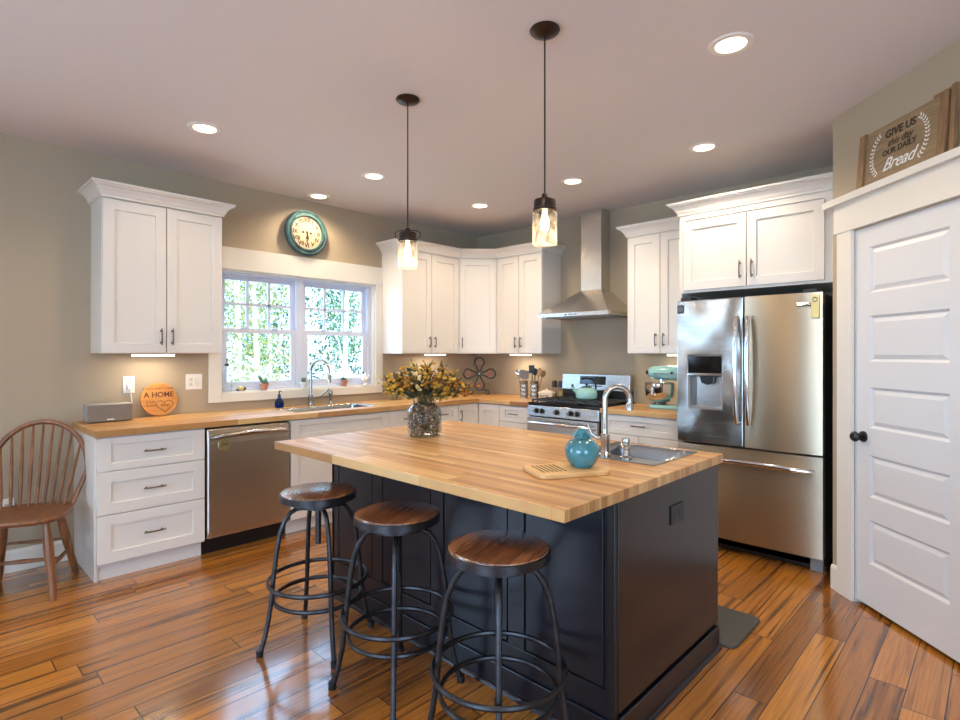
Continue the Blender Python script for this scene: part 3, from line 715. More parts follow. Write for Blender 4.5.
# ------------------------------------------------------------------ fridge
t = Thing('refrigerator', 'stainless french-door refrigerator beside the pantry door', 'refrigerator', (2.79, 0, 0), 'R')
fx0, fx1 = 2.785, 3.702
t.part('body', MB().box(fx0+.01, fx1-.006, -.70, -.04, .03, 1.745), M['dgrey'], bevel=.004)
dz0, dz1 = .742, 1.752; yf = -.785
DX0, DX1, DZ0, DZ1 = 2.865, 3.105, .985, 1.358
ld = t.part('door', MB().cells([fx0, DX0, DX1, 3.241], [dz0, DZ0, DZ1, dz1], lambda i, j: not (i == 1 and j == 1), yf, -.708, 'y'), M['fridgew'], bevel=.006)
def bulged(x0, x1, sag, z0, z1):
    pl = [(x0+(x1-x0)*i/24, yf+sag*(1-4*(i/24)*(1-i/24))) for i in range(25)]
    return MB().prism(pl+[(x1, -.708), (x0, -.708)], z0, z1)
rd = t.part('door', bulged(3.249, fx1, .010, dz0, dz1), M['fridge'], smooth=True, ang=30)
fz = t.part('freezer_drawer', bulged(fx0, fx1, .012, .10, .728), M['fridge'], smooth=True, ang=30)
ds = t.part('dispenser', MB().cells([DX0, DX0+.012, DX1-.012, DX1], [DZ0, DZ0+.012, 1.215, DZ1], lambda i, j: not (i == 1 and j == 1), yf+.004, -.71, 'y'), M['lgrey'], ld)
t.part('recess_back', MB().box(DX0, DX1, -.722, -.71, DZ0, DZ1), M['steel'], ds)
t.part('control_screen', MB().box(DX0+.004, DX1-.004, yf-.003, yf+.01, 1.235, DZ1-.004), M['blackgloss'], ds, bevel=.002)
t.part('lip', MB().prism([(yf-.008, 1.215), (yf+.01, 1.208), (yf+.01, 1.236), (yf-.006, 1.234)], DX0+.002, DX1-.002, 'x'), M['chrome'], ds, bevel=.002)
t.part('nozzle', MB().prism([(2.945, 1.215), (2.955, 1.165), (3.0, 1.15), (3.035, 1.165), (3.04, 1.215)], -.775, -.735, 'y'), M['black'], ds, bevel=.003)
for hx, dd in ((3.208, ld), (3.284, rd)):
    pts = []
    for i in range(15):
        u = i/14; z = .905+.71*u; pts.append((hx, yf-.028-.034*math.sin(math.pi*u)**.6, z))
    pts = [(hx, yf+.002, .905)]+pts+[(hx, yf+.002, 1.615)]
    t.part('handle', MB().tube(pts, [.013]+[.016]*15+[.013], 12, flat=1.0), M['chrome'], dd, smooth=True)
pts = [(2.86, yf+.002, .64)]+[(2.86+.79*i/14, yf-.03-.036*math.sin(math.pi*i/14)**.6, .64+.012*math.sin(math.pi*i/14)) for i in range(15)]+[(3.65, yf+.002, .64)]
t.part('handle', MB().tube(pts, [.014]+[.018]*15+[.014], 12), M['chrome'], fz, smooth=True)
t.part('base_grille', MB().box(fx0+.02, fx1-.08, -.70, -.66, .012, .085), M['black'])
t.part('foot', MB().box(fx1-.08, fx1-.008, -.72, -.63, 0, .085), M['lgrey'], bevel=.004)
t.part('foot', MB().box(fx0+.005, fx0+.06, -.71, -.63, 0, .085), M['lgrey'], bevel=.004)
for hx in (fx0+.06, fx1-.07): t.part('hinge_cover', MB().box(hx-.04, hx+.04, -.77, -.66, 1.7525, 1.775), M['black'], bevel=.004)
bdg = t.part('badge', MB().box(3.565, 3.65, yf-.003, yf, 1.665, 1.69), M['chrome'], rd)
t.part('badge_stripe', MB().box(3.565, 3.65, yf-.0036, yf-.003, 1.665, 1.674), M['black'], bdg)
t = Thing('bottle_opener', 'pale brass bottle opener held on the fridge door', 'bottle opener', (3.665, yf, 1.66), 'R')
t.part('plate', MB().box(3.643, 3.688, yf-.008, yf, 1.59, 1.735), M['brass'], bevel=.003)
t.part('hook', MB().tube(arc((3.665, yf-.010, 1.705), .013, 0, 360, 16)[:-1], .003, 8, closed=True), M['nickel'], smooth=True)
t = Thing('square_magnet', 'small dark square magnet on the top left fridge corner', 'magnet', (2.81, yf, 1.70), 'R')
t.part('plate', MB().box(2.79, 2.838, yf-.005, yf, 1.66, 1.72), M['dgrey'], bevel=.002)
t.part('emblem', MB().lathe([(.010, -.0065), (.016, -.0065), (.016, -.005), (.010, -.005), (.010, -.0065)], (2.814, yf, 1.69), 20, 'y'), M['lgrey'])

# ------------------------------------------------------------------ island
IX0, IX1, IY0, IY1 = 1.702, 3.561, -3.312, -2.035
bx0, bx1, by0, by1 = 1.735, 3.54, -2.985, -2.05
t = Thing('kitchen_island', 'dark espresso-navy island cabinet under the butcher-block top', 'island', ((bx0+bx1)/2, (by0+by1)/2, 0), 'R')
t.part('body', MB().cells([bx0+.02, 3.03, 3.50, bx1-.03], [by0+.02, -2.55, -2.03-.05, by1], lambda i, j: not (i == 1 and j == 1), .10, .862), M['island'])
st = MB()
stl = [(bx0, 1.80), (2.125, 2.21), (2.585, 2.67), (3.055, 3.14), (3.50, bx1)]
fp = t.part('front_panel', MB().box(bx0+.01, bx1-.03, by0+.012, by0+.02, .10, .862), M['gap'])  # dark backing: the shade in the panel grooves is put into its colour
for (q_, a_), (b_, r_) in zip(stl[:-1], stl[1:]): t.part('inset_panel', MB().box(a_+.006, b_-.006, by0+.002, by0+.0125, .206, .862), M['island'], fp, bevel=.002)
for a_, b_ in stl: t.part('batten', MB().box(a_, b_, by0, by0+.012, .20, .862), M['island'], fp, bevel=.003)
t.part('bottom_rail', MB().box(bx0, bx1, by0, by0+.012, .10, .20), M['island'], fp, bevel=.003)
t.part('end_panel', MB().box(bx1-.03, bx1, by0+.03, by1, .118, .862), M['islandend'], bevel=.003, label='glossy dark end panel with floor reflection in its colour')
t.part('end_panel', MB().box(bx0, bx0+.02, by0, by1, .10, .862), M['island'])
t.part('corner_post', MB().box(bx1-.024, bx1-.004, by0-.006, by0+.03, .10, .862), M['black'])
t.part('plinth', MB().box(bx0-.004, bx1+.010, by0-.012, by1, 0, .105), M['island'], bevel=.004)
sh = MB().sweep([(bx0-.004, by1), (bx0-.004, by0-.012), (bx1+.010, by0-.012), (bx1+.010, by1)], [(0, 0), (.012, 0), (.010, .010), (.004, .016), (0, .017)])
t.part('shoe_moulding', sh, M['island'])
# back doors facing the range
for i in range(4):
    w = (bx1-bx0)/4
    t.part('door', MB().shaker(bx0+i*w+.004, bx0+(i+1)*w-.004, .12, .85, 0).xf(Matrix.Translation((bx0+bx1, by1+.02, 0)) @ Matrix.Rotation(math.pi, 4, 'Z')), M['island'])
KX0, KX1, KY0, KY1 = 3.035, 3.462, -2.525, -2.085
it = MB().cells([IX0, KX0+.012, KX1-.012, IX1], [IY0, KY0+.012, KY1-.012, IY1], lambda i, j: not (i == 1 and j == 1), .864, .904)
single('island_worktop', 'thick butcher-block top of the kitchen island', 'worktop', it, M['butx'], (2.6, -2.6, .864), 'R', bevel=.003)
t = Thing('island_sink', 'small stainless drop-in sink at the right end of the island', 'sink', (3.25, -2.3, .74), 'R')
t.part('deck', MB().cells([KX0, KX0+.035, KX1-.03, KX1], [KY0, KY0+.095, KY1-.025, KY1], lambda i, j: not (i == 1 and j == 1), .9042, .908), M['sinksteel'], bevel=.0015)
t.part('bowl', basin(KX0+.034, KX1-.029, KY0+.094, KY1-.024, .9025, .15, .0, .045), M['sinksteel'], smooth=True)
t.part('drain', MB().cyl((3.25, -2.3, .7545), .04, .003), M['chrome'])
t = Thing('island_faucet', 'brushed nickel gooseneck faucet at the island sink', 'faucet', (3.19, -2.465, .908), 'R')
gooseneck(t, 3.195, -2.47, .908, .312, .115, R(48), .0125, head=.045)
t.part('lever', MB().tube([(3.195, -2.47, .985), (3.165, -2.485, .987), (3.140, -2.495, 1.005), (3.125, -2.50, 1.045)], [.011, .009, .006, .008], 10), M['nickel'], smooth=True)
single('soap_dispenser', 'short nickel soap dispenser beside the island faucet', 'soap dispenser', MB().lathe([(0, 0), (.026, 0), (.026, .007), (.015, .013), (.014, .038), (.021, .043), (.021, .054), (.013, .059), (.013, .070), (.018, .074), (.016, .088), (0, .09)], (3.30, -2.468, .908), 24), M['nickel'], (3.30, -2.468, .908), 'R', smooth=True)
single('sink_sponge', 'yellow scrubbing sponge lying in the island sink', 'sponge', MB().box(-.035, .035, -.022, .022, 0, .022).xf(Matrix.Translation((3.375, -2.22, .755)) @ Matrix.Rotation(R(30), 4, 'Z')), M['sponge'], (3.37, -2.25, .755), 'R', bevel=.006)
t = Thing('outlet', 'black outlet plate on the right end of the island', 'outlet', (bx1, -2.49, .70), 'R')
oc, oz = -2.49, .719
t.part('cover_plate', MB().box(bx1, bx1+.006, oc-.06, oc+.06, oz-.038, oz+.038), M['black'], bevel=.002)
for dy in (-.02, .02):
    so = t.part('socket', MB().box(bx1+.006, bx1+.009, oc+dy-.016, oc+dy+.016, oz-.017, oz+.017), M['dgrey'], bevel=.003)
    t.part('slots', MB().box(bx1+.009, bx1+.0095, oc+dy-.007, oc+dy+.006, oz-.009, oz-.006).box(bx1+.009, bx1+.0095, oc+dy-.007, oc+dy+.006, oz+.006, oz+.009).box(bx1+.009, bx1+.0095, oc+dy+.010, oc+dy+.014, oz-.003, oz+.003), M['black'], so)
mt = MB()
def rrect(x0, x1, y0, y1, r, n=6):
    pts = []
    for cx_, cy_, a0 in ((x1-r, y1-r, 0), (x0+r, y1-r, 90), (x0+r, y0+r, 180), (x1-r, y0+r, 270)):
        for i in range(n+1): q = R(a0+90*i/n); pts.append((cx_+r*math.cos(q), cy_+r*math.sin(q)))
    return pts
mt.prism(rrect(2.65, 3.61, -2.02+.0, -1.62, .04), 0.0, .014)
single('floor_mat', 'dark grey cushioned mat on the floor behind the island', 'mat', MB().prism(rrect(2.65, 3.61, -2.03, -1.63, .04), 0.0, .014), M['mat'], (3.1, -1.8, 0), 'R', bevel=.005)

# ------------------------------------------------------------------ stools
def make_stool(label):
    t = Thing('bar_stool', label, 'stool', (0, 0, 0), 'R', 'round-seated metal stools at the island')
    st_ = t.part('seat', MB().lathe([(0, .685), (.170, .685), (.172, .688), (.172, .712), (.169, .7175), (.162, .7195), (0, .7195)], n=48), M['stoolw'], smooth=True)
    t.part('seat_band', MB().lathe([(.172, .683), (.1765, .683), (.1765, .711), (.172, .713), (.172, .683)], n=48), M['stoolm'], st_, smooth=True)
    t.part('screw', MB().cyl((0, 0, .465), .014, .20, 16), M['stoolm'], smooth=True)
    t.part('hub', MB().cyl((0, 0, .625), .028, .035, 20).cyl((0, 0, .655), .12, .030, 24), M['stoolm'], smooth=True)
    for k in range(4):
        a = R(90*k); dx, dy = math.cos(a), math.sin(a)
        pr = [(.03, .644), (.10, .643), (.13, .628), (.155, .592), (.175, .54), (.188, .47), (.197, .40), (.206, .32), (.213, .24), (.226, .15), (.243, .07), (.262, .008)]
        l = t.part('leg', MB().tube([(dx*r, dy*r, z) for r, z in pr], .0108, 10), M['stoolm'], smooth=True)
        t.part('foot', MB().cyl((dx*.263, dy*.263, 0), .016, .028, 14), M['stoolm'], l, smooth=True)
    for z, r, rr in ((.305, .226, .008), (.225, .199, .008)):
        t.part('foot_ring', MB().tube([(r*math.cos(R(i*7.5)), r*math.sin(R(i*7.5)), z) for i in range(48)], rr, 8, closed=True, flat=1.3), M['stoolm'], smooth=True)
    return t
S0 = make_stool('round wood-topped metal stool farthest left, nearest the dishwasher')
s1 = S0.e; s1.location = (2.137, -3.304, 0); s1.rotation_euler = (0, 0, R(-15))
s2 = copy_tree(s1); s2['label'] = 'middle round wood-topped metal stool of the three at the island'; s2.location = (2.692, -3.262, 0); s2.rotation_euler = (0, 0, R(-41))
s3 = copy_tree(s1); s3['label'] = 'round metal stool with brown wood seat closest to the camera'; s3.location = (3.262, -3.272, 0); s3.rotation_euler = (0, 0, R(-48))

# ------------------------------------------------------------------ windsor chair
CHF = (Vector((.425, -4.195, 0)), R(64))
t = Thing('windsor_chair', 'brown bow-back spindle chair against the wall left of the drawers', 'chair', (0, 0, 0), CHF)
seat_o = [(0, -.235), (.12, -.232), (.19, -.205), (.225, -.14), (.235, -.03), (.22, .09), (.175, .17), (.09, .205), (0, .21)]
seat_o = seat_o+[(-x, y) for x, y in seat_o[-2:0:-1]]
def chaikin(p, k=2):
    for _ in range(k):
        q = []
        for i in range(len(p)):
            a_, b_ = p[i], p[(i+1) % len(p)]; q += [(a_[0]*.75+b_[0]*.25, a_[1]*.75+b_[1]*.25), (a_[0]*.25+b_[0]*.75, a_[1]*.25+b_[1]*.75)]
        p = q
    return p
so = chaikin(seat_o); n = len(so); vs = []; fs = []
lev = [(.86, .425), (.96, .432), (1., .445), (1., .452), (.975, .460), (.85, .457), (.55, .449), (.25, .447)]
for sc_, z in lev: vs += [(x*sc_, y*sc_, z) for x, y in so]
for q in range(len(lev)-1):
    for i in range(n): j = (i+1) % n; fs.append((q*n+i, q*n+j, (q+1)*n+j, (q+1)*n+i))
fs += [list(range(n))[::-1], [(len(lev)-1)*n+i for i in range(n)]]
t.part('seat', MB().add(vs, fs), M['chairw'], smooth=True, ang=50)
lean = lambda z: .155+(z-.455)*.27
def bow(a):   # a from 0 (right foot of the bow) to pi
    x = .25*math.cos(a); z = .455+.19+.30*math.sin(a)
    return x, z
bpts = [(.185, .145, .44), (.205, lean(.5), .50), (.23, lean(.58), .58)]
bpts += [(bow(a_)[0], lean(bow(a_)[1]), bow(a_)[1]) for a_ in [math.pi*i/26 for i in range(27)]]
bpts += [(-.23, lean(.58), .58), (-.205, lean(.5), .50), (-.185, .145, .44)]
t.part('bow', MB().tube(bpts, .0155, 12, flat=.8), M['chairw'], smooth=True)
for i in range(9):
    u = (i-4)/4; xb = u*.155; xt = u*.205
    zt = .645+.30*math.sqrt(max(0, 1-(xt/.25)**2)); yb = .175-.05*u*u
    P0 = Vector((xb, yb, .45)); P1 = Vector((xt, lean(zt), zt-.008))
    t.part('spindle', MB().tube([P0.lerp(P1, q) for q in (0, .1, .3, .5, .8, 1)], [.0075, .009, .011, .010, .0078, .006], 8), M['chairw'], smooth=True)
feet = {}
for sx in (-1, 1):
    for nm, (tx, ty), (fx, fy) in (('f', (.15, -.14), (.205, -.20)), ('b', (.13, .11), (.195, .20))):
        P0 = Vector((sx*tx, ty, .44)); P1 = Vector((sx*fx, fy, 0)); feet[(sx, nm)] = (P0, P1)
        qs = (0, .08, .2, .35, .5, .62, .7, .8, .92, 1)
        rs = (.015, .018, .022, .025, .024, .021, .019, .021, .019, .014)
        t.part('leg', MB().tube([P0.lerp(P1, q) for q in qs], list(rs), 12), M['chairw'], smooth=True)
mids = []
for sx in (-1, 1):
    A = feet[(sx, 'f')][0].lerp(feet[(sx, 'f')][1], .60); B = feet[(sx, 'b')][0].lerp(feet[(sx, 'b')][1], .60)
    t.part('stretcher', MB().tube([A.lerp(B, q) for q in (0, .25, .5, .75, 1)], [.008, .011, .014, .011, .008], 10), M['chairw'], smooth=True); mids.append(A.lerp(B, .5))
t.part('stretcher', MB().tube([mids[0].lerp(mids[1], q) for q in (0, .25, .5, .75, 1)], [.008, .011, .014, .011, .008], 10), M['chairw'], smooth=True)
A = feet[(-1, 'b')][0].lerp(feet[(-1, 'b')][1], .45); B = feet[(1, 'b')][0].lerp(feet[(1, 'b')][1], .45)
t.part('stretcher', MB().tube([A.lerp(B, q) for q in (0, .25, .5, .75, 1)], [.007, .009, .011, .009, .007], 10), M['chairw'], smooth=True)

# ------------------------------------------------------------------ ceiling lights
def downlight(label):
    t = Thing('recessed_light', label, 'ceiling light', (0, 0, H), 'R', 'round recessed ceiling lights')
    t.part('trim_ring', MB().lathe([(.062, H-.001), (.066, H-.007), (.088, H-.006), (.095, H-.0005), (.062, H-.0005)], n=36), M['plate'], smooth=True)
    t.part('lens', MB().cyl((0, 0, H-.004), .063, .003, 32), M['disc'])
    return t
pos = [(.997, -3.411, 'recessed ceiling light near the left wall cabinet'), (.201, -2.185, 'recessed ceiling light right above the clock'), (.995, -2.172, 'recessed ceiling light out from the clock, in front of the window'),
       (1.003, -.998, 'recessed ceiling light nearest the kitchen corner'), (2.033, -1.009, 'recessed ceiling light in front of the hood'), (3.068, -1.01, 'recessed ceiling light in front of the fridge'), (3.633, -2.144, 'recessed ceiling light at the upper right, nearest the pantry sign'),
       (3.63, -3.9, 'added unseen ceiling fill light overhead between the island and the camera'), (1.0, -5.2, 'added unseen ceiling fill light behind the camera on the window side'), (4.9, -5.6, 'added unseen ceiling fill light behind the camera on the pantry side'),  # this row and the next: unseen lights added to brighten the rear room
       (2.6, -6.9, 'added unseen ceiling fill light near the rear glazing'), (6.3, -6.9, 'added unseen ceiling fill light in the far rear corner'), (6.3, -4.2, 'added unseen ceiling fill light beside the side glazing')]
first = None
for x, y, lb in pos:
    if first is None: first = downlight(lb).e; e = first
    else: e = copy_tree(first); e['label'] = lb
    e.location = (x, y, H)
    lamp('downlight_lamp', 'SPOT', (0, 0, -.03), (0, 0, 0), DL_ENERGY*1.9, DL_COL, parent=e, spot_size=R(150), spot_blend=.6, shadow_soft_size=.05)
# pendants
def pendant(px, py, lb, rz):
    t = Thing('pendant_light', lb, 'pendant light', (px, py, H), 'R', 'jar pendant lights over the island')
    t.part('canopy', MB().lathe([(0, H-.001), (.062, H-.001), (.064, H-.006), (.056, H-.016), (.03, H-.024), (.008, H-.028), (0, H-.028)], (px, py, 0), 32), M['bronze'], smooth=True)
    t.part('cord', MB().tube([(px, py, H-.02), (px, py, 2.05)], .0035, 8), M['black'])
    c = t.part('socket_cap', MB().lathe([(0, 2.045), (.012, 2.045), (.014, 2.03), (.02, 2.022), (.044, 2.02), (.047, 2.012), (.047, 1.984), (.050, 1.982), (.050, 1.972), (0, 1.972)], (px, py, 0), 32), M['bronze'], smooth=True)
    for a in (0, 180):
        dx, dy = math.cos(R(rz+a)), math.sin(R(rz+a))
        t.part('wire_bail', MB().tube([(px+dx*.046, py+dy*.046, 1.985), (px+dx*.066, py+dy*.066, 1.998), (px+dx*.068, py+dy*.068, 2.02), (px+dx*.05, py+dy*.05, 2.032), (px+dx*.01, py+dy*.01, 2.034)], .0028, 6), M['bronze'], c, smooth=True)
    j = [(.042, 1.974), (.051, 1.964), (.0525, 1.955), (.0525, 1.835), (.049, 1.829), (0, 1.829)]
    t.part('glass_jar', MB().lathe(j+[(0, 1.8325), (.047, 1.8325), (.0500, 1.838), (.0500, 1.954), (.049, 1.961), (.040, 1.971), (.042, 1.974)], (px, py, 0), 40), M['seed'], smooth=True)
    t.part('bulb', MB().lathe([(0, 1.972), (.010, 1.97), (.011, 1.955), (.016, 1.935), (.018, 1.918), (.016, 1.900), (.009, 1.888), (0, 1.885)], (px, py, 0), 24), M['bulb'], smooth=True)
    lamp('bulb_glow', 'POINT', (0, 0, 1.865-H), (0, 0, 0), 5, (1, .72, .42), parent=t.e, shadow_soft_size=.02)
pendant(2.187, -2.80, 'glass jar pendant light on a black cord, the left of the two', 44)
pendant(3.103, -2.80, 'glass jar pendant light on a black cord, the right of the two', 130)
# under-cabinet lights
def ucl(frame, x, y, lb):
    t = Thing('under_cabinet_light', lb, 'light', (x, y, 1.36), frame, 'lit bars under the wall cabinets')
    h = t.part('housing', MB().box(x-.135, x+.135, y-.022, y+.022, 1.362, 1.3715), M['plate'])
    t.part('diffuser', MB().box(x-.13, x+.13, y-.018, y+.018, 1.352, 1.362), M['led'])
    lamp('bar_glow', 'AREA', (0, 0, -.014), (0, 0, 0), 2.9, (1, .86, .66), .28, .03, parent=t.e)
ucl('W', -3.455, -.16, 'lit light bar under the wall cabinet left of the window')
ucl('W', -.80, -.16, 'lit light bar under the cabinet right of the window')
ucl('R', .80, -.16, 'lit light bar under the cabinet left of the hood')
ucl('R', 2.56, -.16, 'lit light bar under the cabinet above the mixer')

# ------------------------------------------------------------------ clock
ck = Thing('wall_clock', 'round weathered teal wall clock with roman numerals over the window', 'clock', (-2.207, -.001, 2.442), 'W')
cx_, cz_ = -2.207, 2.442
ck.part('case', MB().lathe([(0, 0), (.178, 0), (.198, -.012), (.203, -.03), (.198, -.046), (.185, -.052), (.176, -.046), (.168, -.046), (.160, -.054), (.148, -.054), (.143, -.046), (.143, -.03), (0, -.03)], (cx_, -.001, cz_), 64, 'y'), M['tealframe'], smooth=True)
fc = ck.part('face', MB().cyl((cx_, -.036, cz_), .143, .004, 48, 'y'), M['clockface'])
for i, s_ in enumerate(['XII', 'I', 'II', 'III', 'IV', 'V', 'VI', 'VII', 'VIII', 'IX', 'X', 'XI']):
    a = R(90-30*i); text('numeral', s_, .050, M['ink'], ck.e, (.112*math.cos(a), -.0375, .112*math.sin(a)), (R(90), 0, 0) , bold=.0012)
hd = MB().prism([(cx_-.004, cz_+.02), (cx_+.004, cz_+.02), (cx_+.0055, cz_-.075), (cx_, cz_-.105), (cx_-.0055, cz_-.075)], -.042, -.040, 'y')
ck.part('minute_hand', hd, M['ink'], fc)
hd = MB().prism([(-.005, -.015), (.005, -.015), (.007, .04), (0, .07), (-.007, .04)], -.040, -.038, 'y').xf(Matrix.Translation((cx_, 0, cz_)) @ Matrix.Rotation(R(-195), 4, 'Y'))
ck.part('hour_hand', hd, M['ink'], fc)
ck.part('hub', MB().cyl((cx_, -.046, cz_), .009, .006, 16, 'y'), M['ink'], fc)
sd = MB()
for qx, qz in ((.038, 0), (0, -.045), (-.036, .002)): sd.cyl((cx_+qx, -.0375, cz_+qz), .011, .001, 16, 'y')
ck.part('sub_dials', sd, M['ink'], fc)

# ------------------------------------------------------------------ wall plates
def plate(frame, x, z, w, h, lb, kind, nm='outlet'):
    t = Thing(nm, lb, 'outlet' if nm == 'outlet' else 'switch', (x, 0, z), frame)
    t.part('cover_plate', MB().box(x-w/2, x+w/2, -.006, 0, z-h/2, z+h/2), M['plate'], bevel=.002)
    k = 2 if w > .1 else 1
    for i in range(k):
        ox = x+(i-(k-1)/2)*.046
        if kind[i] == 'o':
            s_ = t.part('socket', MB().box(ox-.017, ox+.017, -.009, -.006, z-.033, z+.033), M['trim'], bevel=.002)
            sl = MB()
            for dz in (-.018, .018): sl.box(ox-.007, ox-.004, -.0096, -.009, z+dz-.004, z+dz+.006).box(ox+.004, ox+.007, -.0096, -.009, z+dz-.004, z+dz+.006).box(ox-.002, ox+.002, -.0096, -.009, z+dz-.011, z+dz-.007)
            t.part('slots', sl, M['dgrey'], s_)
        else: t.part('rocker', MB().prism([(-.006, z-.033), (-.012, z), (-.008, z+.033), (-.006, z+.033)], ox-.015, ox+.015, 'x'), M['trim'], bevel=.001)
    return t
plate('W', -3.568, 1.150, .072, .118, 'white wall outlet with a charger under the left wall cabinet', 'o')
plate('W', -3.134, 1.155, .118, .118, 'white double plate with outlet and switch just left of the window', 'os')
plate('W', -4.229, .406, .072, .118, 'white low wall outlet seen behind the wooden chair', 'o')
plate('W', -1.20, 1.12, .118, .118, 'white double switch plate right of the window behind the flowers', 'ss', 'light_switch')
# smart speaker with cable
t = Thing('tabletop_speaker', 'grey tabletop speaker on the left end of the worktop', 'speaker', (-3.73, -.15, .914), 'W')
ROT = lambda x, y, a: Matrix.Translation((x, y, 0)) @ Matrix.Rotation(R(a), 4, 'Z')
t.part('cabinet', MB().box(-.132, .132, -.06, .06, .918, 1.036).xf(ROT(-3.722, -.14, 0)), M['lgrey'], bevel=.012, seg=3)
t.part('grille', MB().box(-.128, .128, -.066, -.058, .922, 1.032).xf(ROT(-3.722, -.14, 0)), M['fabric'], bevel=.006)
t.part('feet', MB().box(-.1, .1, -.04, .04, .914, .919).xf(ROT(-3.722, -.14, 0)), M['black'])
t.part('emblem', MB().box(-.02, .02, -.068, -.0655, .930, .938).xf(ROT(-3.722, -.14, 0)), M['plate'])
t.part('cable', MB().tube([(-3.63, -.08, .93), (-3.585, -.05, .925), (-3.56, -.03, .96), (-3.553, -.02, 1.03), (-3.56, -.022, 1.09), (-3.567, -.025, 1.115)], .0035, 8), M['plate'], smooth=True)
t.part('plug', MB().box(-3.585, -3.551, -.035, -.0095, 1.115, 1.15), M['plate'], bevel=.004)
# round wooden sign
lean_m = Matrix.Translation((-3.385, -.055, .915)) @ Matrix.Rotation(R(-12), 4, 'X')
t = Thing('round_wood_sign', 'round engraved wooden sign reading A HOME leaning on the left wall', 'sign', (-3.385, -.055, .915), 'W')
t.part('disc', MB().cyl((0, -.014, .123), .122, .014, 56, 'y').xf(lean_m), M['homew'], bevel=.003)
def txt_on(t, s_, size, x, z, m, shear=0, bold=0, y=-.0155, sp=1.):
    o = text('lettering', s_, size, m, t.e, (0, 0, 0), shear=shear, bold=bold, space=sp)
    o.matrix_local = Matrix.Rotation(R(-12), 4, 'X') @ Matrix.Translation((x, y, z)) @ Matrix.Rotation(R(90), 4, 'X')
    return o
txt_on(t, 'IT TAKES HANDS TO BUILD', .017, 0, .20, M['burn'])
txt_on(t, 'A HOME', .052, 0, .155, M['burn'], bold=.001)
txt_on(t, 'is built', .022, -.06, .105, M['burn'], .3)
txt_on(t, 'by hearts', .018, -.055, .08, M['burn'], .3)
hp = []
for i in range(32):
    a = 2*math.pi*i/32; hp.append((.033+.0036*16*math.sin(a)**3, -.0155, .075+.0030*(13*math.cos(a)-5*math.cos(2*a)-2*math.cos(3*a)-math.cos(4*a))))
t.part('heart_outline', MB().tube([(p[0], p[1], p[2]) for p in hp], .0018, 6, closed=True).xf(lean_m), M['burn'])
txt_on(t, 'love', .034, .033, .078, M['burn'], .4)

# ------------------------------------------------------------------ things on the window sill / counter
SZ = WZ0+.012
t = Thing('glass_bottle', 'tall clear glass soap bottle with dark pump at left end of sill', 'bottle', (-2.875, -.01, SZ), 'W')
bx = -2.88; by = .012
t.part('bottle', MB().lathe([(0, SZ), (.034, SZ), (.036, SZ+.01), (.036, SZ+.15), (.028, SZ+.175), (.013, SZ+.19), (.013, SZ+.205), (0, SZ+.205)], (bx, by, 0), 28), M['jar'], smooth=True)
t.part('pump', MB().cyl((bx, by, SZ+.205), .017, .018, 16).tube([(bx, by, SZ+.22), (bx, by, SZ+.26), (bx+.02, by-.01, SZ+.262)], .005, 8), M['dgrey'], smooth=True)
t = Thing('turtle_figurine', 'tiny tan turtle figurine on the window sill', 'figurine', (-2.77, .01, SZ), 'W')
t.part('shell', MB().ball((-2.77, .015, SZ+.018), .03, 14, 8, sc=(1, .8, .75)), M['pale'], smooth=True)
lg = MB()
for qx in (-.024, .024):
    for qy in (-.012, .016): lg.ball((-2.77+qx, .012+qy, SZ+.007), .008)
t.part('legs', lg, M['ink'], smooth=True); t.part('head', MB().ball((-2.735, .012, SZ+.018), .010), M['ink'], smooth=True)
def pot(x, lb, kind, m, r=.034, h=.052):
    t = Thing('potted_succulent', lb, 'potted plant', (x, .008, SZ), 'W', 'little potted plants on the window sill')
    t.part('pot', MB().lathe([(0, SZ), (r*.72, SZ), (r*.9, SZ+h*.72), (r*1.08, SZ+h*.74), (r*1.1, SZ+h), (r*.95, SZ+h), (r*.9, SZ+h*.85), (0, SZ+h*.85)], (x, .008, 0), 24), m, smooth=True)
    lf = MB(); rnd = random.Random(int(abs(x)*100))
    for i in range({'spike': 18, 'round': 26, 'cactus': 3}[kind]):
        a = rnd.uniform(0, 6.28)
        if kind == 'spike':
            e = rnd.uniform(.35, 1.3); L = rnd.uniform(.035, .06); d_ = Vector((math.cos(a)*math.cos(e), math.sin(a)*math.cos(e), math.sin(e)))
            b0 = Vector((x, .008, SZ+h*.85)); lf.tube([b0, b0+d_*L*.5, b0+d_*L], [.005, .006, .0008], 6)
        elif kind == 'round':
            lf.ball((x+math.cos(a)*rnd.uniform(0, .026), .008+math.sin(a)*rnd.uniform(0, .026), SZ+h*.9+rnd.uniform(0, .035)), rnd.uniform(.009, .014), 8, 6)
        else:
            b0 = Vector((x, .008, SZ+h*.85)); d_ = Vector([(-.5, .1, .8), (.25, 0, .7), (.5, -.1, .4)][i]).normalized(); L = (.085, .05, .04)[i]
            lf.tube([b0, b0+d_*L*.3, b0+d_*L*.9, b0+d_*L], [.009, .014, .012, .003], 8)
    t.part('leaves', lf, M['green'], smooth=True)
pot(-2.575, 'terracotta pot with a leaning cactus on the window sill', 'cactus', M['terra'])
pot(-2.215, 'white pot with a dark rounded plant before the window mullion', 'round', M['ceram'])
pot(-1.80, 'tan pot with a spiky succulent right of the window faucet', 'spike', M['terra'])
t = Thing('rooster_figurine', 'white bird figurine at the right end of the window sill', 'figurine', (-1.57, 0, SZ), 'W')
t.part('body', MB().lathe([(0, SZ), (.018, SZ), (.010, SZ+.012), (.012, SZ+.02), (.030, SZ+.045), (.030, SZ+.065), (.016, SZ+.095), (.013, SZ+.11), (.006, SZ+.12), (0, SZ+.121)], (-1.575, .0, 0), 20), M['ceram'], smooth=True)
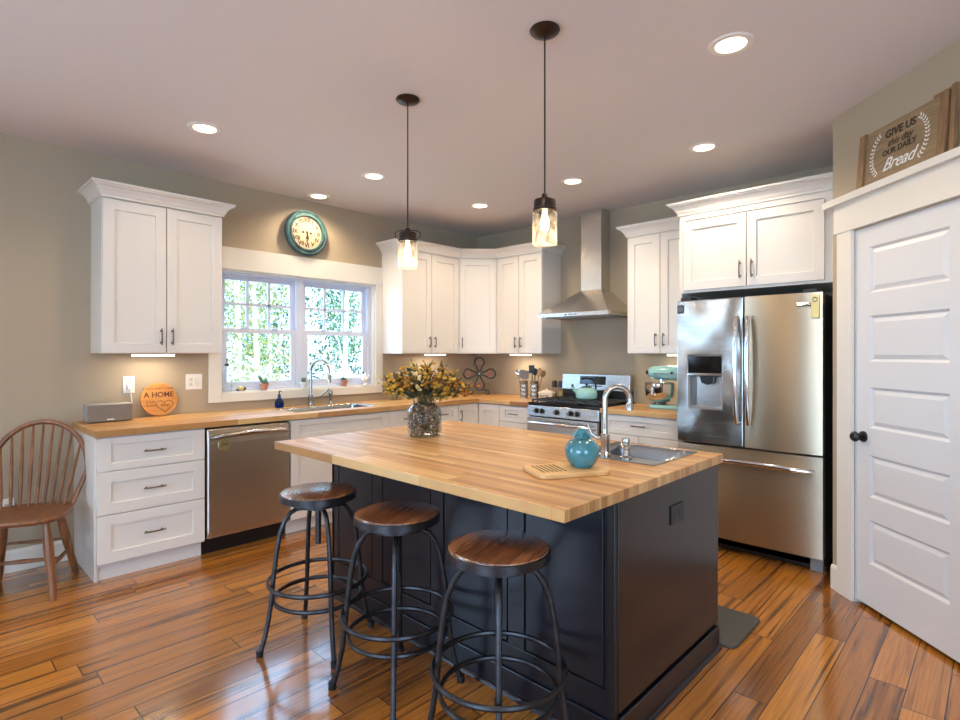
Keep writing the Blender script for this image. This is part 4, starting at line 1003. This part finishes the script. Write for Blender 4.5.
t.part('tail', MB().tube([(-1.56, 0, SZ+.055), (-1.53, 0, SZ+.08), (-1.525, 0, SZ+.11)], [.012, .011, .004], 8), M['ceram'], smooth=True)
t.part('comb', MB().ball((-1.59, 0, SZ+.118), .010, sc=(1.4, .5, 1)), M['dgrey'], smooth=True)
t = Thing('dish_soap_bottle', 'blue glass soap bottle on the worktop left of the window faucet', 'bottle', (.10, -2.50, .914), 'R')
t.part('bottle', MB().lathe([(0, .914), (.032, .914), (.036, .925), (.036, .965), (.024, .985), (.013, 1.0), (.013, 1.015), (0, 1.015)], (.09, -2.49, 0), 24), M['bglass'], smooth=True)
t.part('liquid', MB().lathe([(0, .918), (.030, .918), (.033, .926), (.033, .955), (0, .955)], (.09, -2.49, 0), 24), mat('blue_liquid', (40, 84, 150), .2), smooth=True)
t.part('pump', MB().cyl((.09, -2.49, 1.015), .013, .012, 14).tube([(.09, -2.49, 1.025), (.09, -2.49, 1.055), (.115, -2.485, 1.055)], .005, 8), M['dgrey'], smooth=True)

# ------------------------------------------------------------------ flowers
def stem_thing(base, direc, L, rnd, lb, grp, bends=.25, bm=None, leaves=True, droop=.12, nk=.09):
    t = Thing('flower_stem', lb, 'flower', base, 'R', grp)
    b0 = Vector(base); d = Vector(direc).normalized(); neck = b0+Vector((d.x*.03, d.y*.03, nk)); pts = [b0, b0.lerp(neck, .5), neck]
    seg = 6; out = Vector((d.x, d.y, 0))
    for i in range(1, seg+1): q = i/seg; pts.append(neck+d*L*q+out*droop*q*q*.5-Vector((0, 0, droop*q*q)))
    t.part('stem', MB().tube(pts, [.0022]*len(pts), 5), M['stem'])
    fb = MB()
    for i in range(rnd.randint(9, 16)):
        q = rnd.uniform(.5, 1.0); k = 2+q*seg; i0 = min(int(k), len(pts)-2); p = pts[i0].lerp(pts[i0+1], k-i0)
        o_ = Vector((rnd.gauss(0, .018), rnd.gauss(0, .018), rnd.gauss(0, .016))); fb.ball(p+o_, rnd.uniform(.006, .0135), 6, 4, sc=(1, 1, .7))
    t.part('blossoms', fb, bm or M['yellow'])
    if leaves:
        lf = MB()
        for i in range(rnd.randint(7, 12)):
            q = rnd.uniform(.02, .85); k = 2+q*seg; i0 = min(int(k), len(pts)-2); p = pts[i0].lerp(pts[i0+1], k-i0)
            dd = (d+Vector((rnd.gauss(0, .5), rnd.gauss(0, .5), rnd.gauss(0, .4)))).normalized(); s_ = dd.cross(Vector((rnd.gauss(0, 1), rnd.gauss(0, 1), rnd.gauss(0, 1)))).normalized(); ln = rnd.uniform(.035, .075); w_ = ln*.2; n_ = dd.cross(s_)*.0006
            a_, b_, c_, e_ = p, p+dd*ln*.45+s_*w_, p+dd*ln, p+dd*ln*.45-s_*w_
            lf.add([a_+n_, b_+n_, c_+n_, e_+n_, a_-n_, b_-n_, c_-n_, e_-n_], [(0, 1, 2, 3), (7, 6, 5, 4), (0, 4, 5, 1), (1, 5, 6, 2), (2, 6, 7, 3), (3, 7, 4, 0)])
        t.part('leaves', lf, M['dgreen'] if rnd.random() < .75 else M['stem'])
vx, vy, vz = 2.130, -2.632, .904
t = Thing('glass_vase', 'wide glass jar full of mixed pebbles standing on the island', 'vase', (vx, vy, vz), 'R')
pf = [(0, 0), (.084, 0), (.094, .008), (.098, .03), (.098, .13), (.092, .155), (.074, .18), (.066, .188), (.066, .2), (.073, .212), (.075, .22)]
t.part('jar', MB().lathe([(r, z+vz) for r, z in pf]+[(r-.003, z+vz) for r, z in pf[::-1][:-2]]+[(0, vz+.004)], (vx, vy, 0), 48), M['jar'], smooth=True)
pb = MB(); rnd = random.Random(3)
for k in range(620):
    z = rnd.uniform(.012, .185); rmax = .087 if z < .14 else .087-(z-.14)*.6
    a = rnd.uniform(0, 6.28); r = rmax*math.sqrt(rnd.uniform(.45, 1)); pb.ball((vx+r*math.cos(a), vy+r*math.sin(a), vz+z), rnd.uniform(.006, .0095), 6, 4, sc=(1, rnd.uniform(.6, 1), rnd.uniform(.6, 1)))
o = t.part('pebbles', pb, M['pebble']); o['kind'] = 'stuff'
rnd = random.Random(11)
rt = Vector((math.cos(.762), math.sin(.762), 0)); fwv = Vector((-math.sin(.762), math.cos(.762), 0))
for i in range(54):
    u = -1+2*(i+.5)/54+rnd.uniform(-.06, .06); dpt = rnd.uniform(-.7, .7)
    hv = rt*u*1.15+fwv*dpt*.6; up = rnd.uniform(.45, 1.1)*(1.15-abs(u)*.7)
    d = Vector((hv.x, hv.y, up)); L = rnd.uniform(.10, .235)+.03*abs(u)
    bm = M['orange'] if rnd.random() < .28 else (M['pale'] if rnd.random() < .15 else M['yellow'])
    stem_thing((vx+rnd.uniform(-.02, .02), vy+rnd.uniform(-.02, .02), vz+.02), d, L, rnd, 'dried yellow and amber flower stem in the pebble-filled jar on the island', 'dried flower stems in the island jar', bm=bm, droop=rnd.uniform(.0, .05), nk=.2)
# small jar by the window
gx, gy, gz = .15, -1.30, .914
t = Thing('glass_vase', 'small clear glass jar on the worktop right of the window sink', 'vase', (gx, gy, gz), 'R')
pf = [(0, 0), (.045, 0), (.05, .008), (.05, .07), (.04, .085), (.04, .10)]
t.part('jar', MB().lathe([(r, z+gz) for r, z in pf]+[(r-.0025, z+gz) for r, z in pf[::-1][:-2]]+[(0, gz+.004)], (gx, gy, 0), 32), M['jar'], smooth=True)
for i in range(12):
    a = 6.28*i/12+rnd.uniform(-.2, .2); e = rnd.uniform(.6, 1.1)
    stem_thing((gx+rnd.uniform(-.01, .01), gy+rnd.uniform(-.01, .01), gz+.01), (math.cos(a)*math.cos(e), math.sin(a)*math.cos(e), math.sin(e)), rnd.uniform(.06, .13), rnd, 'pale dried flower stem in the small jar beside the window', 'dried flower stems in the small window jar', bm=M['pale'] if i % 3 else M['yellow'], droop=.03)

# ------------------------------------------------------------------ board and teal jar on the island
bfr = (Vector((3.260, -2.872, .904)), R(60))
t = Thing('cutting_board', 'light bamboo cutting board with groove lines on the island', 'cutting board', (0, 0, 0), bfr)
t.e.location = (3.260, -2.872, .904)
t.part('board', MB().prism(rrect(-.15, .15, -.10, .10, .03), 0, .018), M['board'], bevel=.004)
gr = MB()
for i in range(6): gr.box(-.12+.018*i, -.112+.018*i, -.06, .07, .0178, .0186)
t.part('grooves', gr, M['stem'])
px_, py_, pz_ = 3.294, -2.809, .9225
t = Thing('ceramic_jar', 'round teal glazed fruit-shaped jar on the cutting board', 'jar', (px_, py_, pz_), 'R')
t.part('pot', MB().lathe([(0, 0+pz_), (.036, pz_), (.040, pz_+.004), (.057, pz_+.020), (.068, pz_+.046), (.069, pz_+.072), (.062, pz_+.090), (.048, pz_+.105), (.028, pz_+.112), (0, pz_+.113)], (px_, py_, 0), 48), M['teal'], smooth=True)
ld_ = t.part('lid', MB().lathe([(.026, pz_+.111), (.027, pz_+.117), (.021, pz_+.124), (.020, pz_+.132), (.023, pz_+.138), (.018, pz_+.147), (.008, pz_+.151), (0, pz_+.152)], (px_, py_, 0), 32), M['teal'], smooth=True)
cl = MB()
for i in range(5):
    a = R(72*i+10); dx, dy = math.cos(a), math.sin(a)
    cl.tube([(px_+dx*.006, py_+dy*.006, pz_+.134), (px_+dx*.024, py_+dy*.024, pz_+.129), (px_+dx*.036, py_+dy*.036, pz_+.115)], [.008, .009, .003], 8)
t.part('leaf_crown', cl, M['teal'], ld_, smooth=True)

# ------------------------------------------------------------------ range-side counter things
# iron trivet stand in the corner
tf = (Vector((.30, -.27, .914)), R(45))
t = Thing('wrought_iron_stand', 'four-loop iron stand with copper discs in the worktop corner', 'ornament', (0, 0, 0), tf)
t.e.location = (.30, -.27, .914)
def loop(ax, az, R0=.052, off=.125):
    """teardrop loop from centre in direction ax,az"""
    pts = []
    for i in range(25):
        a = -math.pi*.78+2*math.pi*.78*i/24
        lx = off-.0+R0*math.cos(a); ly = R0*math.sin(a); pts.append((ax*lx-az*ly, 0, .235+az*lx+ax*ly))
    return [(0, 0, .235)]+pts+[(0, 0, .235)]
for ax, az in ((0, 1), (0, -1), (1, 0), (-1, 0)):
    lp = t.part('loop', MB().tube([(p[0], p[1], p[2]) for p in loop(ax, az)], .0095, 8), M['iron'], smooth=True)
    t.part('copper_disc', MB().cyl((ax*.125, -.003, .235+az*.125), .034, .006, 24, 'y'), M['copper'], lp)
t.part('hub', MB().ball((0, -.004, .235), .014), M['lgrey'], smooth=True)
t.part('crossbar', MB().box(-.10, .10, -.006, .006, .052, .062), M['iron'])
for sx in (-1, 1):
    t.part('scroll_foot', MB().tube([(sx*.095+.022*math.cos(R(i*18)), 0, .030+.022*math.sin(R(i*18))) for i in range(20)], .0075, 8, closed=True), M['iron'], smooth=True)
# utensil crocks
def crock(x, y, lb, grp='metal utensil holders'):
    t = Thing('utensil_holder', lb, 'utensil holder', (x, y, .914), 'R', grp)
    pr = [(0, .914), (.042, .914)]
    for k in range(4): z = .92+k*.042; pr += [(.042, z), (.040, z+.006), (.042, z+.012)]
    pr += [(.042, 1.085), (.0435, 1.09), (.040, 1.09), (.039, .925), (0, .925)]
    t.part('body', MB().lathe(pr, (x, y, 0), 32), M['steel'], smooth=True)
crock(.912, -.24, 'ribbed metal utensil holder, the left one of the pair')
crock(1.018, -.20, 'ribbed metal utensil holder, the right one of the pair')
def utensil(kind, x, y, dx, dy, L, m, lb):
    b0 = Vector((x, y, .93)); d = Vector((dx, dy, 1)).normalized(); s_ = Vector((.75, .66, 0))
    t = Thing(kind, lb, 'utensil', b0, 'R', 'cooking utensils in the holders')
    t.part('handle', MB().tube([b0, b0+d*L*.7], .0055, 8), M[m], smooth=True)
    h0 = b0+d*L*.68
    mb = MB()
    if kind == 'spoon': mb.ball((0, 0, 0), .028, 12, 8, sc=(1, .3, 1.35))
    elif kind == 'spatula': mb.box(-.03, .03, -.003, .003, -.04, .045)
    elif kind == 'whisk':
        for k in range(4):
            a = R(45*k); mb.tube([(.030*math.sin(math.pi*i/10)*math.cos(a)*(1 if i <= 10 else -1), .030*math.sin(math.pi*i/10)*math.sin(a), -.045+.1*i/10) for i in range(11)], .0022, 5)
            mb.tube([(-.030*math.sin(math.pi*i/10)*math.cos(a), -.030*math.sin(math.pi*i/10)*math.sin(a), -.045+.1*i/10) for i in range(11)], .0022, 5)
    rotq = Vector((0, 0, 1)).rotation_difference(d).to_matrix().to_4x4()
    mb.xf(Matrix.Translation(h0+d*L*.14) @ rotq @ Matrix.Rotation(R(44), 4, 'Z'))
    t.part('head', mb, M[m], bevel=.002 if kind == 'spatula' else 0, smooth=kind != 'spatula')
utensil('spoon', 0.895, -.245, -.22, -.05, .30, 'chrome', 'steel spoon leaning left in the left utensil holder')
utensil('spatula', 0.910, -.235, -.12, .02, .28, 'utg', 'grey spatula in the left utensil holder')
utensil('spatula', 0.925, -.24, .03, .03, .27, 'utg', 'grey wide spatula upright in the left utensil holder')
utensil('spatula', 1.005, -.20, -.08, .0, .34, 'black', 'tall black spatula in the right utensil holder')
utensil('spoon', 1.020, -.205, .02, .02, .31, 'black', 'black ladle in the right utensil holder')
utensil('whisk', 1.030, -.20, .16, .05, .30, 'utw', 'brown-handled whisk leaning right in the right utensil holder')
utensil('spoon', 1.040, -.195, .30, .06, .30, 'utw', 'wooden spoon leaning far right in the right utensil holder')
t = Thing('butter_dish', 'white rectangular lidded crock with dark lettering left of the range', 'butter dish', (1.20, -.235, .914), 'R')
cm = Matrix.Translation((1.200, -.235, .914)) @ Matrix.Rotation(R(18), 4, 'Z')
def taper(x0, x1, y0, y1, z0, z1, k):
    return MB().add([(x0*k, y0*k, z0), (x1*k, y0*k, z0), (x1*k, y1*k, z0), (x0*k, y1*k, z0), (x0, y0, z1), (x1, y0, z1), (x1, y1, z1), (x0, y1, z1)], [(3, 2, 1, 0), (4, 5, 6, 7), (0, 1, 5, 4), (1, 2, 6, 5), (2, 3, 7, 6), (3, 0, 4, 7)])
t.part('body', taper(-.075, .075, -.045, .045, 0, .062, .85).xf(cm), M['cream'], bevel=.004)
t.part('lid', taper(-.02, .02, -.015, .015, .104, .066, 4.0).xf(cm) if False else MB().add([(-.08, -.05, .062), (.08, -.05, .062), (.08, .05, .062), (-.08, .05, .062), (-.08, -.05, .070), (.08, -.05, .070), (.08, .05, .070), (-.08, .05, .070), (-.03, -.02, .092), (.03, -.02, .092), (.03, .02, .092), (-.03, .02, .092)], [(3, 2, 1, 0), (0, 1, 5, 4), (1, 2, 6, 5), (2, 3, 7, 6), (3, 0, 4, 7), (4, 5, 9, 8), (5, 6, 10, 9), (6, 7, 11, 10), (7, 4, 8, 11), (8, 9, 10, 11)]).xf(cm), M['cream'], bevel=.003)
t.part('knob', MB().ball((0, 0, .098), .011).xf(cm), M['cream'], smooth=True)
o = text('lettering', 'BUTTER', .026, M['ink'], t.e, (0, 0, 0), bold=.0006)
o.matrix_local = Matrix.Translation(-t.base) @ cm @ Matrix.Translation((-.012, -.0432, .034)) @ Matrix.Rotation(R(90-6), 4, 'X')
for i, (sx_, sy_, lb) in enumerate(((1.19, -.09, 'clear grinder with dark top, left one beside the range'), (1.258, -.075, 'clear grinder with dark top, right one beside the range'))):
    t = Thing('spice_grinder', lb, 'grinder', (sx_, sy_, .914), 'R', 'glass spice grinders')
    t.part('jar', MB().lathe([(0, .914), (.024, .914), (.026, .92), (.023, .99), (.024, 1.03), (0, 1.03)], (sx_, sy_, 0), 24), M['seed'], smooth=True)
    t.part('contents', MB().cyl((sx_, sy_, .918), .020, .07, 16), M['pale'] if i else M['stem'])
    t.part('cap', MB().lathe([(.025, 1.03), (.027, 1.035), (.027, 1.085), (.02, 1.095), (0, 1.095)], (sx_, sy_, 0), 24), M['dgrey'], smooth=True)
# kettle
kx, ky, kz = 1.705, -.30, .951
t = Thing('kettle', 'aqua enamel kettle with black handle on the back burner', 'kettle', (kx, ky, kz), 'R')
t.part('body', MB().lathe([(0, kz), (.085, kz), (.095, kz+.010), (.100, kz+.04), (.094, kz+.075), (.078, kz+.098), (.05, kz+.108), (0, kz+.110)], (kx, ky, 0), 40), M['aqua'], smooth=True)
t.part('lid', MB().lathe([(.048, kz+.106), (.05, kz+.112), (.03, kz+.118), (.01, kz+.12), (.009, kz+.128), (.014, kz+.134), (.012, kz+.145), (0, kz+.147)], (kx, ky, 0), 24), M['black'], smooth=True)
dx, dy = -math.cos(.762-.1), -math.sin(.762-.1)
t.part('spout', MB().tube([(kx+dx*.08, ky+dy*.08, kz+.055), (kx+dx*.115, ky+dy*.115, kz+.085), (kx+dx*.128, ky+dy*.128, kz+.115)], [.022, .015, .011], 12), M['aqua'], smooth=True)
t.part('whistle', MB().cyl((kx+dx*.128, ky+dy*.128, kz+.113), .012, .022, 12), M['black'])
pts = [(kx-dx*.085, ky-dy*.085, kz+.075), (kx-dx*.085, ky-dy*.085, kz+.15), (kx-dx*.06, ky-dy*.06, kz+.182), (kx, ky, kz+.194), (kx+dx*.05, ky+dy*.05, kz+.186)]
t.part('handle', MB().tube(pts, [.008, .009, .011, .012, .010], 10), M['black'], smooth=True)
# stand mixer (frame: local x from bowl to column)
mf = (Vector((2.50, -.27, .914)), R(10))
t = Thing('stand_mixer', 'aqua stand mixer with polished steel bowl beside the fridge', 'stand mixer', (0, 0, 0), mf)
t.e.location = (2.50, -.27, .914)
t.part('base', MB().prism(rrect(-.17, .165, -.10, .10, .07), 0, .032), M['aqua'], bevel=.010, seg=3)
cm_ = MB(); rings = [(.02, .105, .055), (.04, .10, .055), (.12, .085, .048), (.22, .08, .045), (.26, .085, .05)]
vs = []; fs = []
for i, (z, w_, d_) in enumerate(rings):
    for x, y in rrect(.115-w_*.55, .115+w_*.45, -d_, d_, .03): vs.append((x, y, z))
n = len(vs)//len(rings)
for q in range(len(rings)-1):
    for i in range(n): j = (i+1) % n; fs.append((q*n+i, q*n+j, (q+1)*n+j, (q+1)*n+i))
fs += [list(range(n))[::-1], [(len(rings)-1)*n+i for i in range(n)]]
t.part('column', MB().add(vs, fs), M['aqua'], smooth=True, ang=50)
hdm = MB(); vs = []; fs = []; prof = [(-.175, .028, .30), (-.170, .045, .30), (-.13, .058, .298), (-.04, .064, .296), (.06, .064, .294), (.13, .056, .290), (.165, .038, .286), (.172, .02, .284)]
for x, r, zc in prof:
    for i in range(24): a = 2*math.pi*i/24; vs.append((x, r*math.cos(a)*.95, zc+r*math.sin(a)*.95))
for q in range(len(prof)-1):
    for i in range(24): j = (i+1) % 24; fs.append((q*24+i, q*24+j, (q+1)*24+j, (q+1)*24+i))
fs += [list(range(24))[::-1], [(len(prof)-1)*24+i for i in range(24)]]
hh = t.part('head', MB().add(vs, fs), M['aqua'], smooth=True, ang=60)
t.part('trim_band', MB().box(-.12, .12, -.064, -.061, .288, .294), M['chrome'], hh)
t.part('attachment_knob', MB().cyl((-.20, 0, .30), .018, .03, 16, 'x').cyl((.03, -.080, .30), .010, .02, 12, 'y'), M['black'], hh)
t.part('shaft', MB().cyl((-.075, 0, .20), .02, .05, 16), M['chrome'], hh)
t.part('bowl', MB().lathe([(0, .033), (.055, .033), (.06, .037), (.045, .045), (.085, .062), (.114, .10), (.122, .15), (.122, .205), (.128, .21), (.124, .213), (.118, .207), (.118, .15), (.108, .105), (.08, .07), (0, .06)], (-.085, 0, 0), 40), M['mixsteel'], smooth=True)
t.part('bowl_handle', MB().tube([(-.10, -.118, .185), (-.105, -.165, .17), (-.105, -.165, .12), (-.10, -.112, .105)], .006, 8), M['mixsteel'], smooth=True)

# ------------------------------------------------------------------ sign over the pantry door, frame P
SB = 2.2535
sgm = Matrix.Translation((.525, -.030, SB)) @ Matrix.Rotation(R(-5), 4, 'X')
t = Thing('wooden_sign', 'wooden plank sign with bread prayer and white laurels above the pantry door', 'sign', (.525, -.030, SB), 'P')
t.part('planks', MB().box(-.27, .265, 0, .012, 0, .285).xf(sgm), M['signw'], bevel=.001)
t.part('cleat', MB().box(-.28, -.235, -.011, 0, 0, .287).xf(sgm), M['signe'], bevel=.001)
t.part('cleat', MB().box(.225, .268, -.011, 0, 0, .287).xf(sgm), M['signe'], bevel=.001)
def stxt(s_, size, x, z, m, **k):
    o = text('lettering', s_, size, M[m], t.e, (0, 0, 0), **k)
    o.matrix_local = Matrix.Rotation(R(-5), 4, 'X') @ Matrix.Translation((x, -.0012, z)) @ Matrix.Rotation(R(90), 4, 'X')
stxt('GIVE US', .054, -.01, .228, 'ink', bold=.0012, space=1.0)
stxt('this day', .050, -.01, .178, 'ink', shear=.35)
stxt('OUR DAILY', .041, -.01, .134, 'ink', bold=.0006)
stxt('Bread', .088, -.01, .070, 'whiteink', shear=.5, bold=.0004, space=.95)
for sx in (-1, 1):
    lv = MB(); cx2 = -.017+sx*.02
    for i in range(13):
        a = R(-58+116*i/12); p = Vector((cx2+sx*(.06+.095*math.cos(a)), -.0012, .14+.115*math.sin(a)))
        for s2_ in (-1, 1):
            d_ = Vector((-sx*math.sin(a)*.6+s2_*sx*.75*math.cos(a), 0, math.cos(a)*.6+s2_*.75*math.sin(a))).normalized(); q_ = Vector((-d_.z, 0, d_.x)); e_ = Vector((0, .001, 0))
            A, B_, C_, D_ = p, p+d_*.009+q_*.0045, p+d_*.019, p+d_*.009-q_*.0045
            lv.add([A, B_, C_, D_, A+e_, B_+e_, C_+e_, D_+e_], [(0, 1, 2, 3), (7, 6, 5, 4), (0, 4, 5, 1), (1, 5, 6, 2), (2, 6, 7, 3), (3, 7, 4, 0)])
    t.part('laurel_branch', lv.xf(sgm), M['whiteink'], label='white laurel branch')
sg2 = Matrix.Translation((.80, -.022, SB)) @ Matrix.Rotation(R(-3), 4, 'X')
t = Thing('wooden_plaque', 'dark narrow wooden board behind the right edge of the bread sign', 'board', (.80, -.022, SB), 'P')
t.part('board', MB().box(-.10, .030, .002, .014, 0, .30).xf(sg2), M['signe'], bevel=.001)
t.part('edge_strip', MB().box(.008, .030, -.010, .002, 0, .30).xf(sg2), M['signe'], bevel=.001)

# ------------------------------------------------------------------ outdoors
gm = MB(); gm.add([(-.16, -12, -.4), (-.16, 30, -.4), (-8, 30, .1), (-8, -12, .1), (-40, 60, 2.3), (-40, -12, 2.3)], [(0, 1, 2, 3), (3, 2, 4, 5)])
struct('ground', gm, M['ground'])
def leaves(rnd, n, rad, zc, zr, s0=.03, s1=.075):
    m = MB()
    for i in range(n):
        a = rnd.uniform(0, 6.28); r = rad*rnd.random()**.5; z = zc+rnd.uniform(-zr, zr); k = math.sqrt(max(.05, 1-((z-zc)/zr)**2)); c = Vector((r*k*math.cos(a), r*k*math.sin(a), z))
        u = Vector((rnd.gauss(0, 1), rnd.gauss(0, 1), rnd.gauss(0, 1))).normalized(); v = u.cross(Vector((rnd.gauss(0, 1), rnd.gauss(0, 1), rnd.gauss(0, 1)))).normalized(); s_ = rnd.uniform(s0, s1)
        m.add([c-u*s_, c+v*s_*.5, c+u*s_, c-v*s_*.5], [(0, 1, 2, 3)])
    return m
protos = []
for k, (ml, nm, n) in enumerate((('leafa', 'light green leafy tree', 2100), ('leafb', 'yellow-green leafy tree', 1500), ('leafc', 'deep green leafy tree', 2100), ('leafa', 'pale bare-trunked tree', 400))):
    rnd = random.Random(50+k); t = Thing('tree', nm+' in the woods seen through the sink window', 'tree', (0, 0, 0), 'R', nm+'s outside the window')
    tk = MB().tube([(0, 0, -.8), (.05, .02, 1.5), (-.04, .05, 3.5), (.05, 0, 6.5)], [.07, .06, .05, .025], 8)
    for b_ in range(7):
        a = rnd.uniform(0, 6.28); z = rnd.uniform(1.2, 4.5); tk.tube([(0, 0, z), (math.cos(a)*.5, math.sin(a)*.5, z+.4), (math.cos(a)*1.0, math.sin(a)*1.0, z+.9)], [.022, .015, .006], 5)
    t.part('trunk', tk, M['bark'], smooth=True)
    t.part('foliage', leaves(rnd, n, 1.1, 2.9 if k != 3 else 3.4, 2.5 if k != 3 else 1.6), M[ml])
    protos.append(t.e)
rnd = random.Random(21); used = set()
placed = []
for i in range(1500):
    if len(placed) >= 44: break
    X = -4.2-18*rnd.random(); lo_ = -2.9-X*.393; hi_ = -1.4-X*.715; y = rnd.uniform(lo_-.6, hi_+.6)
    if any((X-a)**2+(y-b)**2 < 1.5**2 for a, b in placed): continue
    placed.append((X, y)); k = rnd.choice([0, 0, 1, 2, 3, 3, 3])
    if k in used: e = copy_tree(protos[k])
    else: e = protos[k]; used.add(k)
    s_ = rnd.uniform(.8, 1.15)
    e.location = (X, y, -.4+(-X)*.065); e.scale = (s_*.85, s_*.85, s_); e.rotation_euler = (0, 0, rnd.uniform(0, 6.28))
for k, e in enumerate(protos):
    if k not in used: bpy.data.objects.remove(e)
